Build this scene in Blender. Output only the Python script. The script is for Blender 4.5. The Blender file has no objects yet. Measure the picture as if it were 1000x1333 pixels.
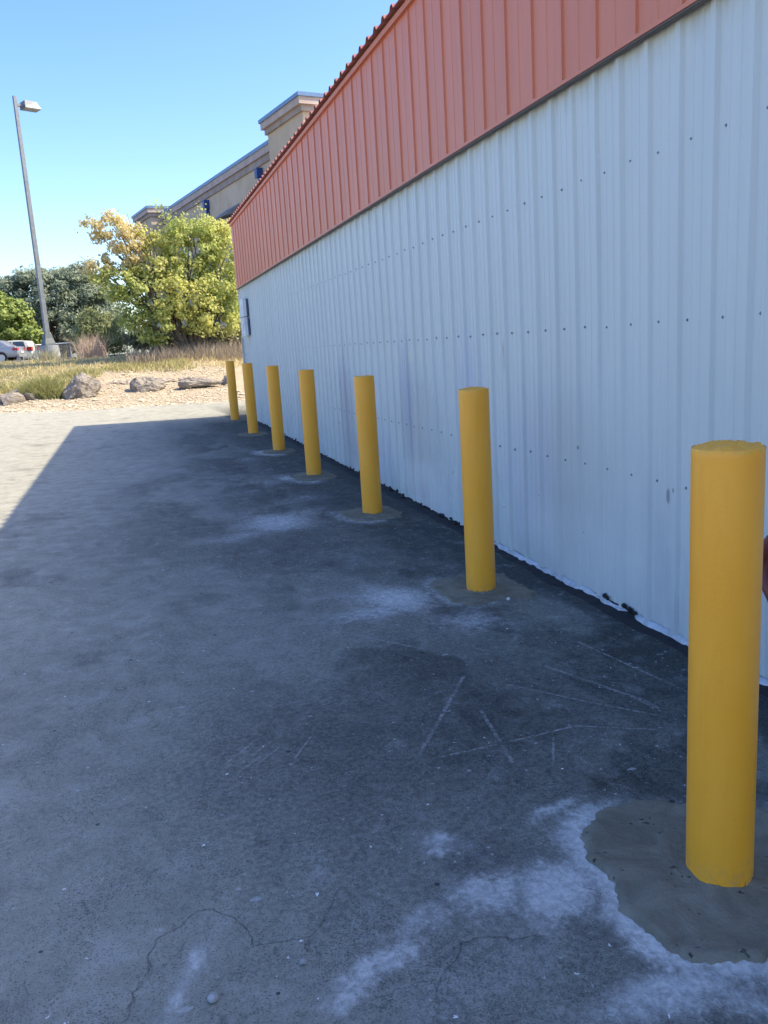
import bpy, bmesh, math, random
import numpy as np
from mathutils import Vector, Matrix, noise as mnoise
random.seed(7)
RNG = np.random.default_rng(11)
SC = bpy.context.scene
COL = SC.collection
rad = math.radians

# ------------------------------------------------------------------ camera
FPX = 1080.617
PIT, ROLL, YAW, CAMH = rad(11.38), rad(-3.554), rad(16.609), 1.434
_fw = Vector((math.sin(YAW)*math.cos(PIT), math.cos(YAW)*math.cos(PIT), -math.sin(PIT)))
_r = _fw.cross(Vector((0, 0, 1))).normalized(); _u = _r.cross(_fw)
_R = math.cos(ROLL)*_r + math.sin(ROLL)*_u
_U = -math.sin(ROLL)*_r + math.cos(ROLL)*_u
cd = bpy.data.cameras.new('camera'); cam = bpy.data.objects.new('camera', cd); COL.objects.link(cam)
m = Matrix((( _R.x, _U.x, -_fw.x, 0), (_R.y, _U.y, -_fw.y, 0), (_R.z, _U.z, -_fw.z, CAMH), (0, 0, 0, 1)))
cam.matrix_world = m
cd.sensor_fit = 'VERTICAL'; cd.sensor_height = 36.0; cd.lens = FPX/1333*36.0
cd.clip_start = 0.05; cd.clip_end = 3000
SC.camera = cam

# ------------------------------------------------------------------ light
SUN = Vector((3.23, -0.85, 3.62)).normalized()          # towards the sun
w = bpy.data.worlds.new('World'); SC.world = w; w.use_nodes = True
nt = w.node_tree; bg = nt.nodes['Background']
sky = nt.nodes.new('ShaderNodeTexSky'); sky.sky_type = 'NISHITA'; sky.sun_disc = False
sky.sun_elevation = math.asin(SUN.z); sky.sun_rotation = math.atan2(SUN.x, SUN.y)
sky.altitude = 0; sky.air_density = 1.0; sky.dust_density = 1.6; sky.ozone_density = 2.2
hs = nt.nodes.new('ShaderNodeHueSaturation'); hs.inputs['Saturation'].default_value = 1.27; hs.inputs['Hue'].default_value = .512
nt.links.new(sky.outputs[0], hs.inputs['Color']); nt.links.new(hs.outputs[0], bg.inputs[0]); bg.inputs[1].default_value = 0.085
sl = bpy.data.lights.new('sun', 'SUN'); so = bpy.data.objects.new('sun', sl); COL.objects.link(so)
sl.energy = 2.0; sl.angle = rad(0.5); sl.color = (1.0, 0.86, 0.63)
so.rotation_euler = (-SUN).to_track_quat('-Z', 'Y').to_euler()
SC.view_settings.view_transform = 'Standard'; SC.view_settings.look = 'None'
SC.view_settings.gamma = 1; SC.view_settings.exposure = 2.14
SC.view_settings.use_curve_mapping = False

# ------------------------------------------------------------------ helpers
def tag(o, label=None, cat=None, group=None, kind=None):
    if label: o['label'] = label
    if cat: o['category'] = cat
    if group: o['group'] = group
    if kind: o['kind'] = kind
    return o
def link(name, me, mat=None, parent=None, smooth=False):
    o = bpy.data.objects.new(name, me); COL.objects.link(o)
    if mat and not me.materials: me.materials.append(mat)
    if parent: o.parent = parent
    if smooth: me.polygons.foreach_set('use_smooth', [True]*len(me.polygons))
    return o
def mesh(name, verts, faces):
    me = bpy.data.meshes.new(name); me.from_pydata([tuple(v) for v in verts], [], faces); me.update(); return me
def empty(name, loc=(0, 0, 0), rz=0):
    o = bpy.data.objects.new(name, None); COL.objects.link(o); o.location = loc; o.rotation_euler = (0, 0, rz)
    o.empty_display_size = .2; return o
class MB:
    def __init__(s): s.v = []; s.f = []
    def add(s, v, f):
        n = len(s.v); s.v += [tuple(p) for p in v]; s.f += [tuple(i+n for i in q) for q in f]; return s
    def box(s, x0, x1, y0, y1, z0, z1):
        v = [(x0,y0,z0),(x1,y0,z0),(x1,y1,z0),(x0,y1,z0),(x0,y0,z1),(x1,y0,z1),(x1,y1,z1),(x0,y1,z1)]
        return s.add(v, [(0,3,2,1),(4,5,6,7),(0,1,5,4),(1,2,6,5),(2,3,7,6),(3,0,4,7)])
    def tube(s, pts, r, n=8, cap=True):
        pts = [Vector(p) for p in pts]; rs = r if isinstance(r, (list, tuple)) else [r]*len(pts)
        v = []; f = []
        up = Vector((.013, .027, 1)).normalized()
        for i, p in enumerate(pts):
            t = (pts[min(i+1, len(pts)-1)]-pts[max(i-1, 0)]).normalized()
            if abs(t.dot(up)) > .95: a = t.cross(Vector((1, 0, 0))).normalized()
            else: a = t.cross(up).normalized()
            b = t.cross(a)
            for k in range(n):
                q = 2*math.pi*k/n; v.append(p+(a*math.cos(q)+b*math.sin(q))*rs[i])
        for i in range(len(pts)-1):
            for k in range(n):
                k2 = (k+1) % n; f.append((i*n+k, i*n+k2, (i+1)*n+k2, (i+1)*n+k))
        if cap: f.append(tuple(range(n))); f.append(tuple((len(pts)-1)*n+k for k in reversed(range(n))))
        return s.add(v, f)
    def build(s, name, mat, parent=None, smooth=False):
        return link(name, mesh(name, s.v, s.f), mat, parent, smooth)

_lat = RNG.random((256, 256))
def vnoise(x, y):
    xi = np.floor(x).astype(int); yi = np.floor(y).astype(int); fx = x-xi; fy = y-yi
    fx = fx*fx*(3-2*fx); fy = fy*fy*(3-2*fy)
    a = _lat[xi % 256, yi % 256]; b = _lat[(xi+1) % 256, yi % 256]; c = _lat[xi % 256, (yi+1) % 256]; d = _lat[(xi+1) % 256, (yi+1) % 256]
    return (a*(1-fx)+b*fx)*(1-fy)+(c*(1-fx)+d*fx)*fy
def fbm(x, y, o=4):
    s = 0; a = .5
    for i in range(o): s = s+a*vnoise(x+i*17.3, y+i*9.1); x = x*2.03; y = y*2.03; a *= .5
    return s/(1-.5**o)
def sm(a, b, x): t = np.clip((x-a)/(b-a), 0, 1); return t*t*(3-2*t)

# node helpers
class Mat:
    def __init__(s, name, rough=.6, metal=0, spec=.5):
        s.m = bpy.data.materials.new(name); s.m.use_nodes = True; s.t = s.m.node_tree
        s.b = s.t.nodes['Principled BSDF']; s.b.inputs['Roughness'].default_value = rough
        s.b.inputs['Metallic'].default_value = metal; s.b.inputs['Specular IOR Level'].default_value = spec
        s.tc = None
    def n(s, typ, **kw):
        q = s.t.nodes.new(typ)
        for k, v in kw.items(): setattr(q, k, v)
        return q
    def l(s, a, b): s.t.links.new(a, b)
    def coord(s):
        if not s.tc:
            g = s.n('ShaderNodeNewGeometry'); s.tc = g.outputs['Position']
        return s.tc
    def objc(s):
        return s.n('ShaderNodeTexCoord').outputs['Object']
    def scale(s, v, sc):
        q = s.n('ShaderNodeVectorMath', operation='MULTIPLY'); s.l(v, q.inputs[0]); q.inputs[1].default_value = sc; return q.outputs[0]
    def noise(s, vec, scale, detail=4, rough=.55, dist=0):
        q = s.n('ShaderNodeTexNoise'); q.inputs['Scale'].default_value = scale; q.inputs['Detail'].default_value = detail
        q.inputs['Roughness'].default_value = rough; q.inputs['Distortion'].default_value = dist
        s.l(vec, q.inputs['Vector']); return q.outputs['Fac']
    def math(s, op, a, b=None, c=None, clamp=False):
        q = s.n('ShaderNodeMath', operation=op); q.use_clamp = clamp
        for i, x in enumerate((a, b, c)):
            if x is None: continue
            if isinstance(x, (int, float)): q.inputs[i].default_value = x
            else: s.l(x, q.inputs[i])
        return q.outputs[0]
    def step(s, x, lo, hi, a=0., b=1.):
        q = s.n('ShaderNodeMapRange', interpolation_type='SMOOTHSTEP')
        s.l(x, q.inputs[0]); q.inputs[1].default_value = lo; q.inputs[2].default_value = hi; q.inputs[3].default_value = a; q.inputs[4].default_value = b
        return q.outputs[0]
    def mix(s, f, a, b):
        q = s.n('ShaderNodeMix', data_type='RGBA')
        if isinstance(f, (int, float)): q.inputs['Factor'].default_value = f
        else: s.l(f, q.inputs['Factor'])
        for k, x in (('A', a), ('B', b)):
            i = [z for z in q.inputs if z.name == k and z.type == 'RGBA'][0]
            if isinstance(x, tuple): i.default_value = (*x[:3], 1)
            else: s.l(x, i)
        return [z for z in q.outputs if z.type == 'RGBA'][0]
    def color(s, c):
        if isinstance(c, tuple): s.b.inputs['Base Color'].default_value = (*c[:3], 1)
        else: s.l(c, s.b.inputs['Base Color'])
    def bump(s, h, dist=.01, strength=1):
        q = s.n('ShaderNodeBump'); q.inputs['Distance'].default_value = dist; q.inputs['Strength'].default_value = strength
        s.l(h, q.inputs['Height']); s.l(q.outputs[0], s.b.inputs['Normal']); return q
    def attr(s, name):
        return s.n('ShaderNodeAttribute', attribute_name=name)
def plain(name, c, rough=.6, metal=0, var=.12, sc=6, bump=0, spec=.5):
    M = Mat(name, rough, metal, spec); f = M.noise(M.coord(), sc, 5)
    M.color(M.mix(M.step(f, .3, .7), tuple(x*(1-var) for x in c), tuple(min(1, x*(1+var)) for x in c)))
    if bump: M.bump(M.noise(M.coord(), sc*8, 4), bump)
    return M.m

# ------------------------------------------------------------------ ground heights
WX = 2.33            # grey wall plane
CY = 16.7            # far corner of the shed
SY, SX = .01145, -.0172
def gz(x, y): return SY*y+SX*x
def lotz(x, y):
    x = np.clip(x, -30, 12); y = np.clip(y, -30, 30); return SY*y+SX*x
def edge(x):
    x = np.asarray(x, float); return 22.15+.45*np.clip(-x-1.2, 0, 3)+.12*(fbm(x*.8+50, x*0+3.)-.5)*4*.3
def bankz(x, y):
    d = np.asarray(y)-edge(x); l = lotz(x, y)
    z = l-.03+.03*sm(0, .3, d)+.52*sm(.1, 6.4, d)+(1.56-l-.52)*sm(4.2, 10.5, d)+.26*sm(14, 30, d)
    z = z+sm(1, 4, d)*(fbm(np.asarray(x)*.7, np.asarray(y)*.7)-.5)*.22*(1-sm(14, 25, d)*.8)
    return np.where(d < 0, l-.03-.04*sm(0, 1, -d), z)

def grid_mesh(name, xs, ys, zf):
    X, Y = np.meshgrid(xs, ys); Z = zf(X, Y)
    co = np.stack([X, Y, Z], -1).reshape(-1, 3)
    nx, ny = len(xs), len(ys)
    i = np.arange(nx-1)[None, :]+np.arange(ny-1)[:, None]*nx
    q = np.stack([i, i+1, i+1+nx, i+nx], -1).reshape(-1, 4)
    me = bpy.data.meshes.new(name)
    me.vertices.add(len(co)); me.vertices.foreach_set('co', co.ravel())
    me.loops.add(q.size); me.loops.foreach_set('vertex_index', q.ravel().astype(np.int32))
    me.polygons.add(len(q)); me.polygons.foreach_set('loop_start', np.arange(0, q.size, 4, dtype=np.int32))
    me.update(calc_edges=True); me.validate()
    me.polygons.foreach_set('use_smooth', [True]*len(q))
    return me, co
def vcol(me, name, rgb):
    a = me.color_attributes.new(name, 'FLOAT_COLOR', 'POINT')
    c = np.ones((len(rgb), 4), np.float32); c[:, :3] = rgb; a.data.foreach_set('color', c.ravel())

# ------------------------------------------------------------------ patch outlines (concrete round each bollard)
BX = [1.358, 1.81, 1.86, 1.868, 1.912, 1.925, 1.983]
BY = [1.647, 4.221, 6.57, 8.847, 11.216, 13.652, 16.405]
P1 = [(1.12,1.94),(1.075,1.82),(1.07,1.70),(1.035,1.6),(1.04,1.50),(1.08,1.43),(1.14,1.39),(1.24,1.36),(1.34,1.375),(1.46,1.37),(1.58,1.44),(1.67,1.58),(1.70,1.72),(1.68,1.9),(1.62,1.985),(1.5,1.98),(1.38,2.03),(1.28,2.04),(1.19,2.01)]
P2 = [(1.57,4.44),(1.57,4.22),(1.59,4.05),(1.66,3.99),(1.85,4.03),(2.03,3.98),(2.08,4.04),(2.06,4.25),(2.08,4.48),(1.98,4.55),(1.78,4.52),(1.64,4.54)]
P3 = [(1.61,6.78),(1.62,6.55),(1.67,6.36),(1.82,6.33),(2.05,6.34),(2.10,6.5),(2.07,6.84),(1.9,6.88),(1.72,6.86)]
P4 = [(1.60,8.9),(1.63,8.6),(1.75,8.5),(2.0,8.55),(2.1,8.7),(2.06,9.1),(1.9,9.2),(1.7,9.1)]
def quadish(x, y, s=.26, seed=0):
    r = random.Random(seed); out = []
    for k in range(10):
        a = 2*math.pi*k/10; q = s*(1+.15*(abs(math.sin(2*a))))*(.9+.25*r.random()); out.append((x+q*math.cos(a), y+1.15*q*math.sin(a)))
    return out
PATCH = [P1, P2, P3, P4]+[quadish(BX[i], BY[i], .23, i) for i in (4, 5, 6)]
def polydist(poly, x, y):
    """signed distance, positive outside"""
    P = np.array(poly); d = np.full(x.shape, 1e9); ins = np.zeros(x.shape, bool)
    for i in range(len(P)):
        a = P[i]; b = P[(i+1) % len(P)]; e = b-a
        t = np.clip(((x-a[0])*e[0]+(y-a[1])*e[1])/(e@e), 0, 1)
        d = np.minimum(d, np.hypot(x-a[0]-t*e[0], y-a[1]-t*e[1]))
        c = ((a[1] > y) != (b[1] > y)) & (x < (b[0]-a[0])*(y-a[1])/((b[1]-a[1])+1e-12)+a[0]); ins ^= c
    return np.where(ins, -d, d)

# ------------------------------------------------------------------ the lot surface
def steps(a, b, d0, grow, sgn=1):
    out = []; v = 0; d = d0
    while v < abs(b-a): out.append(a+sgn*v); v += d; d *= grow
    out.append(b); return out
xs = sorted(set(np.round(steps(-.9, -70, .03, 1.045, -1)+list(np.arange(-.88, 2.30, .02))+[2.33, 2.5, 3, 5, 9, 16], 4)))
ys = sorted(set(np.round(steps(1.2, -40, .05, 1.12, -1)+list(np.arange(1.22, 4.6, .02))+steps(4.6, 40, .03, 1.015), 4)))
xs, ys = np.array(xs), np.array(ys)
def lot_h(X, Y):
    z = lotz(X, Y)
    z = z+.012*(fbm(X*.9, Y*.9)-.5)*sm(2.3, 1.5, X)
    return z
me, co = grid_mesh('asphalt_lot', xs, ys, lot_h)
X, Y = co[:, 0], co[:, 1]
keep = None
wx = X+.10*(fbm(X*5, Y*5)-.5)+.05*(fbm(X*17, Y*17+9)-.5); wy = Y+.16*(fbm(X*5+31, Y*5)-.5)+.06*(fbm(X*15, Y*15+3)-.5)
def blob(cx, cy, rx, ry, ang=0, soft=.6):
    c, s_ = math.cos(ang), math.sin(ang); u = (wx-cx)*c+(wy-cy)*s_; v = -(wx-cx)*s_+(wy-cy)*c
    return 1-sm(1-soft, 1+soft*.5, np.hypot(u/rx, v/ry))
white = np.zeros(len(X))
def addw(b, k=1.): global white; white = np.maximum(white, b*k)
for i, (P, wd, k) in enumerate(zip(PATCH, (.13, .16, .2, .3, .3, .3, .3), (1., .75, .8, .8, .9, .35, .2))):
    near = (np.abs(X-BX[i]) < 1.1) & (np.abs(Y-BY[i]) < 1.6)
    d = np.full(X.shape, 9.); d[near] = polydist(P, wx[near]*.5+X[near]*.5, wy[near]*.5+Y[near]*.5)
    ang = np.arctan2(Y-BY[i], X-BX[i])
    side = .25+.75*sm(-.2, .75, np.cos(ang-rad(205)))
    if i == 1: side = .25+.75*sm(-.3, .6, np.cos(ang-rad(190)))
    if i == 0: side = .35+.65*sm(-.45, .3, np.cos(ang-rad(200)))
    addw((1-sm(.0, wd*(.5+1.1*fbm(X*4+i, Y*4)), d))*side*(.45+.75*fbm(X*6, Y*6+i)) if i else (1-sm(.0, wd*(.6+.9*fbm(X*5, Y*5)), d))*side, k)
for a in [(.93,1.76,.19,.14,.3,1.,1.),(.78,1.84,.16,.12,0,1.,.8),(1.12,2.09,.16,.05,.35,.9,.8),(1.0,1.32,.3,.09,-.2,1.,.85),(1.3,1.26,.35,.07,0,1.,.8),
          (1.32,4.3,.27,.34,.3,1.,.95),(1.18,4.15,.42,.16,.2,1.,.7),(1.55,3.78,.27,.22,0,1.,.65),(1.72,3.68,.16,.18,0,1.,.4),(2.12,3.9,.12,.5,0,1.,.35),
          (1.06,6.66,.40,.5,.1,1.,.8),(.72,6.3,.42,.25,.3,1.,.55),(.9,7.2,.5,.4,0,1.,.35),(1.35,6.9,.25,.4,0,1.,.5),(.72,2.05,.10,.07,.5,1.,.55),(.69,2.03,.022,.016,0,.6,1.),(.73,2.07,.022,.016,0,.6,1.),
          (.42,1.63,.19,.07,.55,.9,.8),(.58,1.76,.18,.07,.5,1.,.65),(.33,1.55,.07,.045,.3,.9,.8),(.01,1.80,.035,.07,-.3,.9,.8),(-.03,1.68,.035,.15,-.35,.9,.7),
          (1.1,9.3,.5,.5,0,1.,.4),(.9,8.2,.6,.3,0,1.,.35),(1.45,11.6,.3,.5,0,1.,.4),(.3,10.3,.5,.5,0,1.,.2),(1.3,5.3,.35,.4,0,1.,.3),(.6,4.9,.3,.3,0,1.,.18),(2.15,6.2,.1,.4,0,1,.3),(.55,1.5,.5,.10,.35,1.,.35),(.75,1.65,.3,.2,.3,1.,.35),(1.45,3.35,.5,.12,.1,1.,.2),(.6,3.4,.4,.3,.3,1.,.12),(1.5,7.6,.35,.3,0,1.,.45),(1.35,8.7,.3,.3,0,1.,.5),(1.4,10.6,.35,.35,0,1.,.45),(1.2,13.2,.4,.5,0,1.,.3)]:
    addw(blob(*a[:6]), a[6])
dust = sm(1.5, -1.3, X+.35*(fbm(X*.6, Y*.6)-.5)*2)*.75
dust = np.maximum(dust, sm(-.4, -2.0, X)*.95)
dust = np.maximum(dust, sm(16.5, 18.6, Y+.8*(fbm(X*.7+3, Y*.7)-.5))*.95)
dust = np.clip(dust+(.35*(fbm(X*1.1, Y*1.1)-.5)+.25*(fbm(X*4, Y*2.6)-.5)), 0, 1)
dust = np.clip(dust-.55*blob(.6, 2.5, .5, .8, .3, 1.)-.35*blob(1.2, 3.0, .6, .7, 0, 1.), 0, 1)
tar = 1.1*sm(1.80, 2.08, X+.14*(fbm(X*2.2, Y*2.2+8)-.5)*2)*sm(22, 17, Y)
bl = fbm(X*1.9+11, Y*1.5+4, 5); tar = np.maximum(tar, .8*sm(.50, .60, bl)*sm(.35, 1.3, X+.3*(fbm(X*.9, Y*.9)-.5))*sm(19, 12, Y))
tar = np.maximum(tar, .45*sm(.46, .60, fbm(X*.9+5, Y*.7+40, 5))*sm(-.6, .4, X)*sm(15, 9, Y))
tar = np.maximum(tar, .85*sm(1.05, 1.75, X+.5*(fbm(X*1.3+2, Y*.8+70, 5)-.5))*sm(4.3, 5.3, Y)*sm(19, 15, Y))
dust = np.clip(dust+.35*sm(6, 10, Y)*sm(1.0, .2, X), 0, 1)
tar = np.maximum(tar, .5*blob(.62, 2.75, .45, .7, .2, 1.)); tar = np.maximum(tar, .5*sm(1.25, 1.8, X+.5*(fbm(X*1.6, Y*1.4+30, 5)-.5))*sm(4.2, 3.4, Y)*sm(1.9, 2.3, Y)); tar = np.maximum(tar, .72*blob(1.25, 2.75, .8, .8, -.3, .9)*(.55+.75*fbm(X*2.6+9, Y*2.6, 4)))
tar = np.maximum(tar, .75*blob(1.85, 2.75, .42, .75, 0, .8)); tar = np.maximum(tar, .6*blob(1.75, 5.3, .35, .6, 0, .9)); tar = np.maximum(tar, .5*blob(1.9, 7.6, .3, .6, 0, .9))
# pale smear reaching from the second patch along the wall
tar = tar*(1-.85*blob(2.0, 3.75, .14, .42, .08, .35))
vcol(me, 'marks', np.stack([white, dust, tar], 1))

M = Mat('asphalt', .85, spec=.16); pos = M.coord()
at = M.attr('marks'); sep = M.n('ShaderNodeSeparateColor'); M.l(at.outputs['Color'], sep.inputs[0]); wR, dG, tB = sep.outputs
nf = M.noise(pos, 55, 6, .65); nm = M.noise(pos, 7, 6, .62, .4); ng = M.noise(pos, 1.7, 5, .55, .5); nx_ = M.noise(pos, 260, 3, .6); n0_ = M.noise(M.scale(pos, (1, .7, 1)), 11, 7, .72, .6)
base = M.mix(M.step(nf, .3, .7), (.138, .140, .118), (.265, .266, .222))
dustf = M.math('ADD', dG, M.math('MULTIPLY', M.math('SUBTRACT', nm, .5), .75), clamp=True)
base = M.mix(M.math('MULTIPLY', dustf, .9), base, M.mix(M.step(nm, .25, .75), (.315, .31, .25), (.42, .41, .335)))
tBn = M.math('ADD', tB, M.math('MULTIPLY', M.math('MULTIPLY', M.math('SUBTRACT', n0_, .5), 1.3), M.step(tB, .05, .4)), clamp=True)
base = M.mix(M.math('MULTIPLY', tBn, .85), base, M.mix(M.step(nf, .3, .7), (.014, .0145, .0132), (.038, .040, .036)))
# dark oily blotches and paler worn ones
base = M.mix(M.math('MULTIPLY', M.step(ng, .56, .70), .35), base, (.035, .036, .040))
base = M.mix(M.math('MULTIPLY', M.step(nm, .56, .72), .30), base, (.36, .36, .35))
n3 = M.noise(M.scale(pos, (1, .55, 1)), 14, 8, .75, 1.5); n4 = M.noise(M.scale(pos, (1, .6, 1)), 3.2, 6, .6, 1.)
base = M.mix(M.math('MULTIPLY', M.step(n3, .54, .68), .28), base, (.33, .33, .325))
base = M.mix(M.math('MULTIPLY', M.step(n3, .44, .32), .45), base, (.045, .046, .048))
pits = M.math('MULTIPLY', M.step(M.noise(pos, 150, 4, .7), .53, .60), M.step(n4, .5, .62))
base = M.mix(M.math('MULTIPLY', pits, .6), base, (.03, .03, .032))
agg = M.noise(pos, 210, 3, .55)
base = M.mix(M.math('MULTIPLY', M.step(agg, .56, .66), M.step(nm, .35, .65, .2, .5)), base, (.36, .36, .32)); base = M.mix(M.math('MULTIPLY', M.step(agg, .44, .35), .6), base, (.035, .036, .034))
# whitish cement bloom
wn = M.n('ShaderNodeTexNoise'); wn.inputs['Scale'].default_value = 130; M.l(pos, wn.inputs['Vector']); wv_ = M.n('ShaderNodeVectorMath', operation='MULTIPLY_ADD'); M.l(wn.outputs['Color'], wv_.inputs[0]); wv_.inputs[1].default_value = (.02, .02, .0); M.l(pos, wv_.inputs[2]); wpos = wv_.outputs[0]
br = M.noise(M.scale(pos, (1, .75, 1)), 30, 9, .78, .5)
wf = M.step(M.math('ADD', M.math('MULTIPLY', wR, 1.15), M.math('MULTIPLY', M.math('SUBTRACT', br, .5), 2.0)), .26, 1.35)
wf = M.math('MULTIPLY', wf, M.step(wR, .02, .35))
grain = M.noise(pos, 95, 5, .75)
wf = M.math('MULTIPLY', wf, M.step(M.math('ADD', grain, M.math('MULTIPLY', wf, .22)), .42, .60, .30, 1.0))
base = M.mix(wf, base, M.mix(M.step(nf, .3, .7), (.44, .44, .40), (.76, .75, .69)))
base = M.mix(M.math('MULTIPLY', M.step(wR, .0, .9), M.step(nm, .3, .7, .12, .42)), base, (.42, .43, .42))
vf = M.n('ShaderNodeTexVoronoi'); vf.inputs['Scale'].default_value = 10; M.l(M.scale(wpos, (1.0, 2.2, 0)), vf.inputs['Vector'])
vg = M.n('ShaderNodeSeparateColor'); M.l(vf.outputs['Color'], vg.inputs[0])
fl = M.math('MULTIPLY', M.math('LESS_THAN', M.math('ADD', vf.outputs['Distance'], M.math('MULTIPLY', nf, .12)), M.math('MULTIPLY', vg.outputs[1], .24)), M.math('GREATER_THAN', vg.outputs[0], .66))
base = M.mix(M.math('MULTIPLY', fl, M.math('MULTIPLY', vg.outputs[2], .7)), base, (.42, .43, .41))
vf = M.n('ShaderNodeTexVoronoi'); vf.inputs['Scale'].default_value = 26; M.l(wpos, vf.inputs['Vector'])
vg = M.n('ShaderNodeSeparateColor'); M.l(vf.outputs['Color'], vg.inputs[0])
fl = M.math('MULTIPLY', M.math('LESS_THAN', vf.outputs['Distance'], M.math('MULTIPLY', vg.outputs[1], .13)), M.math('GREATER_THAN', vg.outputs[0], .80))
base = M.mix(fl, base, (.72, .72, .68))
# fine pale specks
vo = M.n('ShaderNodeTexVoronoi'); vo.inputs['Scale'].default_value = 34; M.l(wpos, vo.inputs['Vector'])
vs = M.n('ShaderNodeSeparateColor'); M.l(vo.outputs['Color'], vs.inputs[0])
sp = M.math('MULTIPLY', M.math('LESS_THAN', vo.outputs['Distance'], M.math('MULTIPLY', vs.outputs[1], .22)), M.math('GREATER_THAN', vs.outputs[0], .86))
base = M.mix(M.math('MULTIPLY', sp, .7), base, (.42, .41, .40))
vo2 = M.n('ShaderNodeTexVoronoi'); vo2.inputs['Scale'].default_value = 17; M.l(pos, vo2.inputs['Vector'])
vs2 = M.n('ShaderNodeSeparateColor'); M.l(vo2.outputs['Color'], vs2.inputs[0])
sp2 = M.math('MULTIPLY', M.math('LESS_THAN', vo2.outputs['Distance'], M.math('MULTIPLY', vs2.outputs[1], .16)), M.math('GREATER_THAN', vs2.outputs[0], .90))
base = M.mix(M.math('MULTIPLY', sp2, .8), base, (.03, .03, .03))
# scraped lines and cracks, each a worn stroke between two points of the lot
jit = M.n('ShaderNodeTexNoise'); jit.inputs['Scale'].default_value = 6; jit.inputs['Detail'].default_value = 5; M.l(pos, jit.inputs['Vector'])
jv = M.n('ShaderNodeVectorMath', operation='MULTIPLY_ADD'); M.l(jit.outputs['Color'], jv.inputs[0]); jv.inputs[1].default_value = (.16, .16, 0); jv.inputs[2].default_value = (-.08, -.08, 0)
jp = M.n('ShaderNodeVectorMath', operation='ADD'); M.l(pos, jp.inputs[0]); M.l(jv.outputs[0], jp.inputs[1])
flat = M.scale(jp.outputs[0], (1, 1, 0)); flat0 = M.scale(pos, (1, 1, 0))
def stroke(a, b, wdt, src):
    A = Vector((*a, 0)); B = Vector((*b, 0)); e = B-A; L2 = e.dot(e)
    s1 = M.n('ShaderNodeVectorMath', operation='SUBTRACT'); M.l(src, s1.inputs[0]); s1.inputs[1].default_value = A
    dt = M.n('ShaderNodeVectorMath', operation='DOT_PRODUCT'); M.l(s1.outputs[0], dt.inputs[0]); dt.inputs[1].default_value = e/L2
    cl = M.math('ADD', dt.outputs['Value'], 0., clamp=True)
    sc_ = M.n('ShaderNodeVectorMath', operation='SCALE'); sc_.inputs[0].default_value = e; M.l(cl, sc_.inputs['Scale'])
    ds = M.n('ShaderNodeVectorMath', operation='DISTANCE'); M.l(s1.outputs[0], ds.inputs[0]); M.l(sc_.outputs[0], ds.inputs[1])
    return M.step(ds.outputs['Value'], wdt*.35, wdt, 1, 0)
def union(lst):
    r = lst[0]
    for q in lst[1:]: r = M.math('MAXIMUM', r, q)
    return r
scr = union([stroke(*q, flat0) for q in [((.83,2.55),(1.25,3.14),.011),((1.38,2.99),(1.57,2.75),.008),((1.57,2.75),(1.79,2.50),.010),((1.62,3.1),(1.80,2.66),.014),((1.80,2.66),(1.81,2.57),.02),
    ((.20,2.77),(.30,2.88),.007),((.24,2.74),(.36,2.86),.006),((.22,2.68),(.31,2.76),.006),((.30,2.72),(.38,2.80),.007),
    ((1.18,2.80),(1.12,2.40),.010),((.90,2.52),(1.45,2.55),.007),((1.45,2.55),(1.7,2.42),.006),((1.9,3.3),(2.03,2.55),.009),((.42,2.7),(.52,2.86),.005),((.9,3.9),(1.2,3.5),.008),((1.02,1.93),(1.06,2.12),.008),((1.25,2.35),(1.33,2.5),.006)]])
scf = M.math('MULTIPLY', scr, M.math('MULTIPLY', M.step(M.noise(pos, 60, 5, .8), .40, .60), M.step(M.noise(pos, 5, 3), .35, .6, .35, 1)))
base = M.mix(M.math('MULTIPLY', scf, .85), base, (.36, .35, .33))
crk = union([stroke(*q, flat) for q in [((-.22,1.55),(-.09,1.91),.0035),((-.09,1.91),(.03,2.0),.0035),((.03,2.0),(.14,1.91),.003),((.14,1.91),(.13,1.80),.003),((.14,1.80),(.27,1.79),.003),((.27,1.79),(.41,1.92),.003),((.25,1.78),(.255,1.73),.010),((.5,1.5),(.62,1.66),.003),((.62,1.66),(.80,1.62),.003)]])
base = M.mix(M.math('MULTIPLY', crk, M.step(M.noise(pos, 30, 4, .7),   .38, .66, 0, .5)), base, (.02, .02, .022))
M.color(base)
hgt = M.math('ADD', M.math('MULTIPLY', nf, .5), M.math('ADD', M.math('MULTIPLY', agg, .5), M.math('MULTIPLY', nm, 1.6)))
hgt = M.math('SUBTRACT', hgt, M.math('MULTIPLY', crk, 1.2))
M.bump(hgt, .006, .8)
M.l(M.step(tB, 0, 1, .82, .72), M.b.inputs['Roughness'])
ASPH = M.m
tag(link('asphalt_lot', me, ASPH), kind='structure')
# ------------------------------------------------------------------ far ground, gravel bank and upper terrace in one sheet
bx = sorted(set(np.round(steps(-8, -900, .5, 1.12, -1)+list(np.arange(-7.9, 6, .16))+steps(6, 900, .3, 1.12), 3)))
by = sorted(set(np.round(steps(20, -900, 3, 1.3, -1)+list(np.arange(20.2, 36, .16))+steps(36, 1500, .3, 1.09), 3)))
me, co = grid_mesh('ground', np.array(bx), np.array(by), bankz)
X, Y = co[:, 0], co[:, 1]; d = Y-edge(X)
grassy = .75*np.clip(sm(6.0, 8.2, d+1.6*(fbm(X*.8, Y*.8)-.5)*2+1.4*sm(-1, -3.0, X)), 0, 1)
golden = sm(-2, 3.0, X)
vcol(me, 'marks', np.stack([grassy, golden, sm(17, 24, d)], 1))
M = Mat('bank_earth', .95, spec=.2); pos = M.coord(); at = M.attr('marks'); sep = M.n('ShaderNodeSeparateColor'); M.l(at.outputs['Color'], sep.inputs[0])
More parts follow.
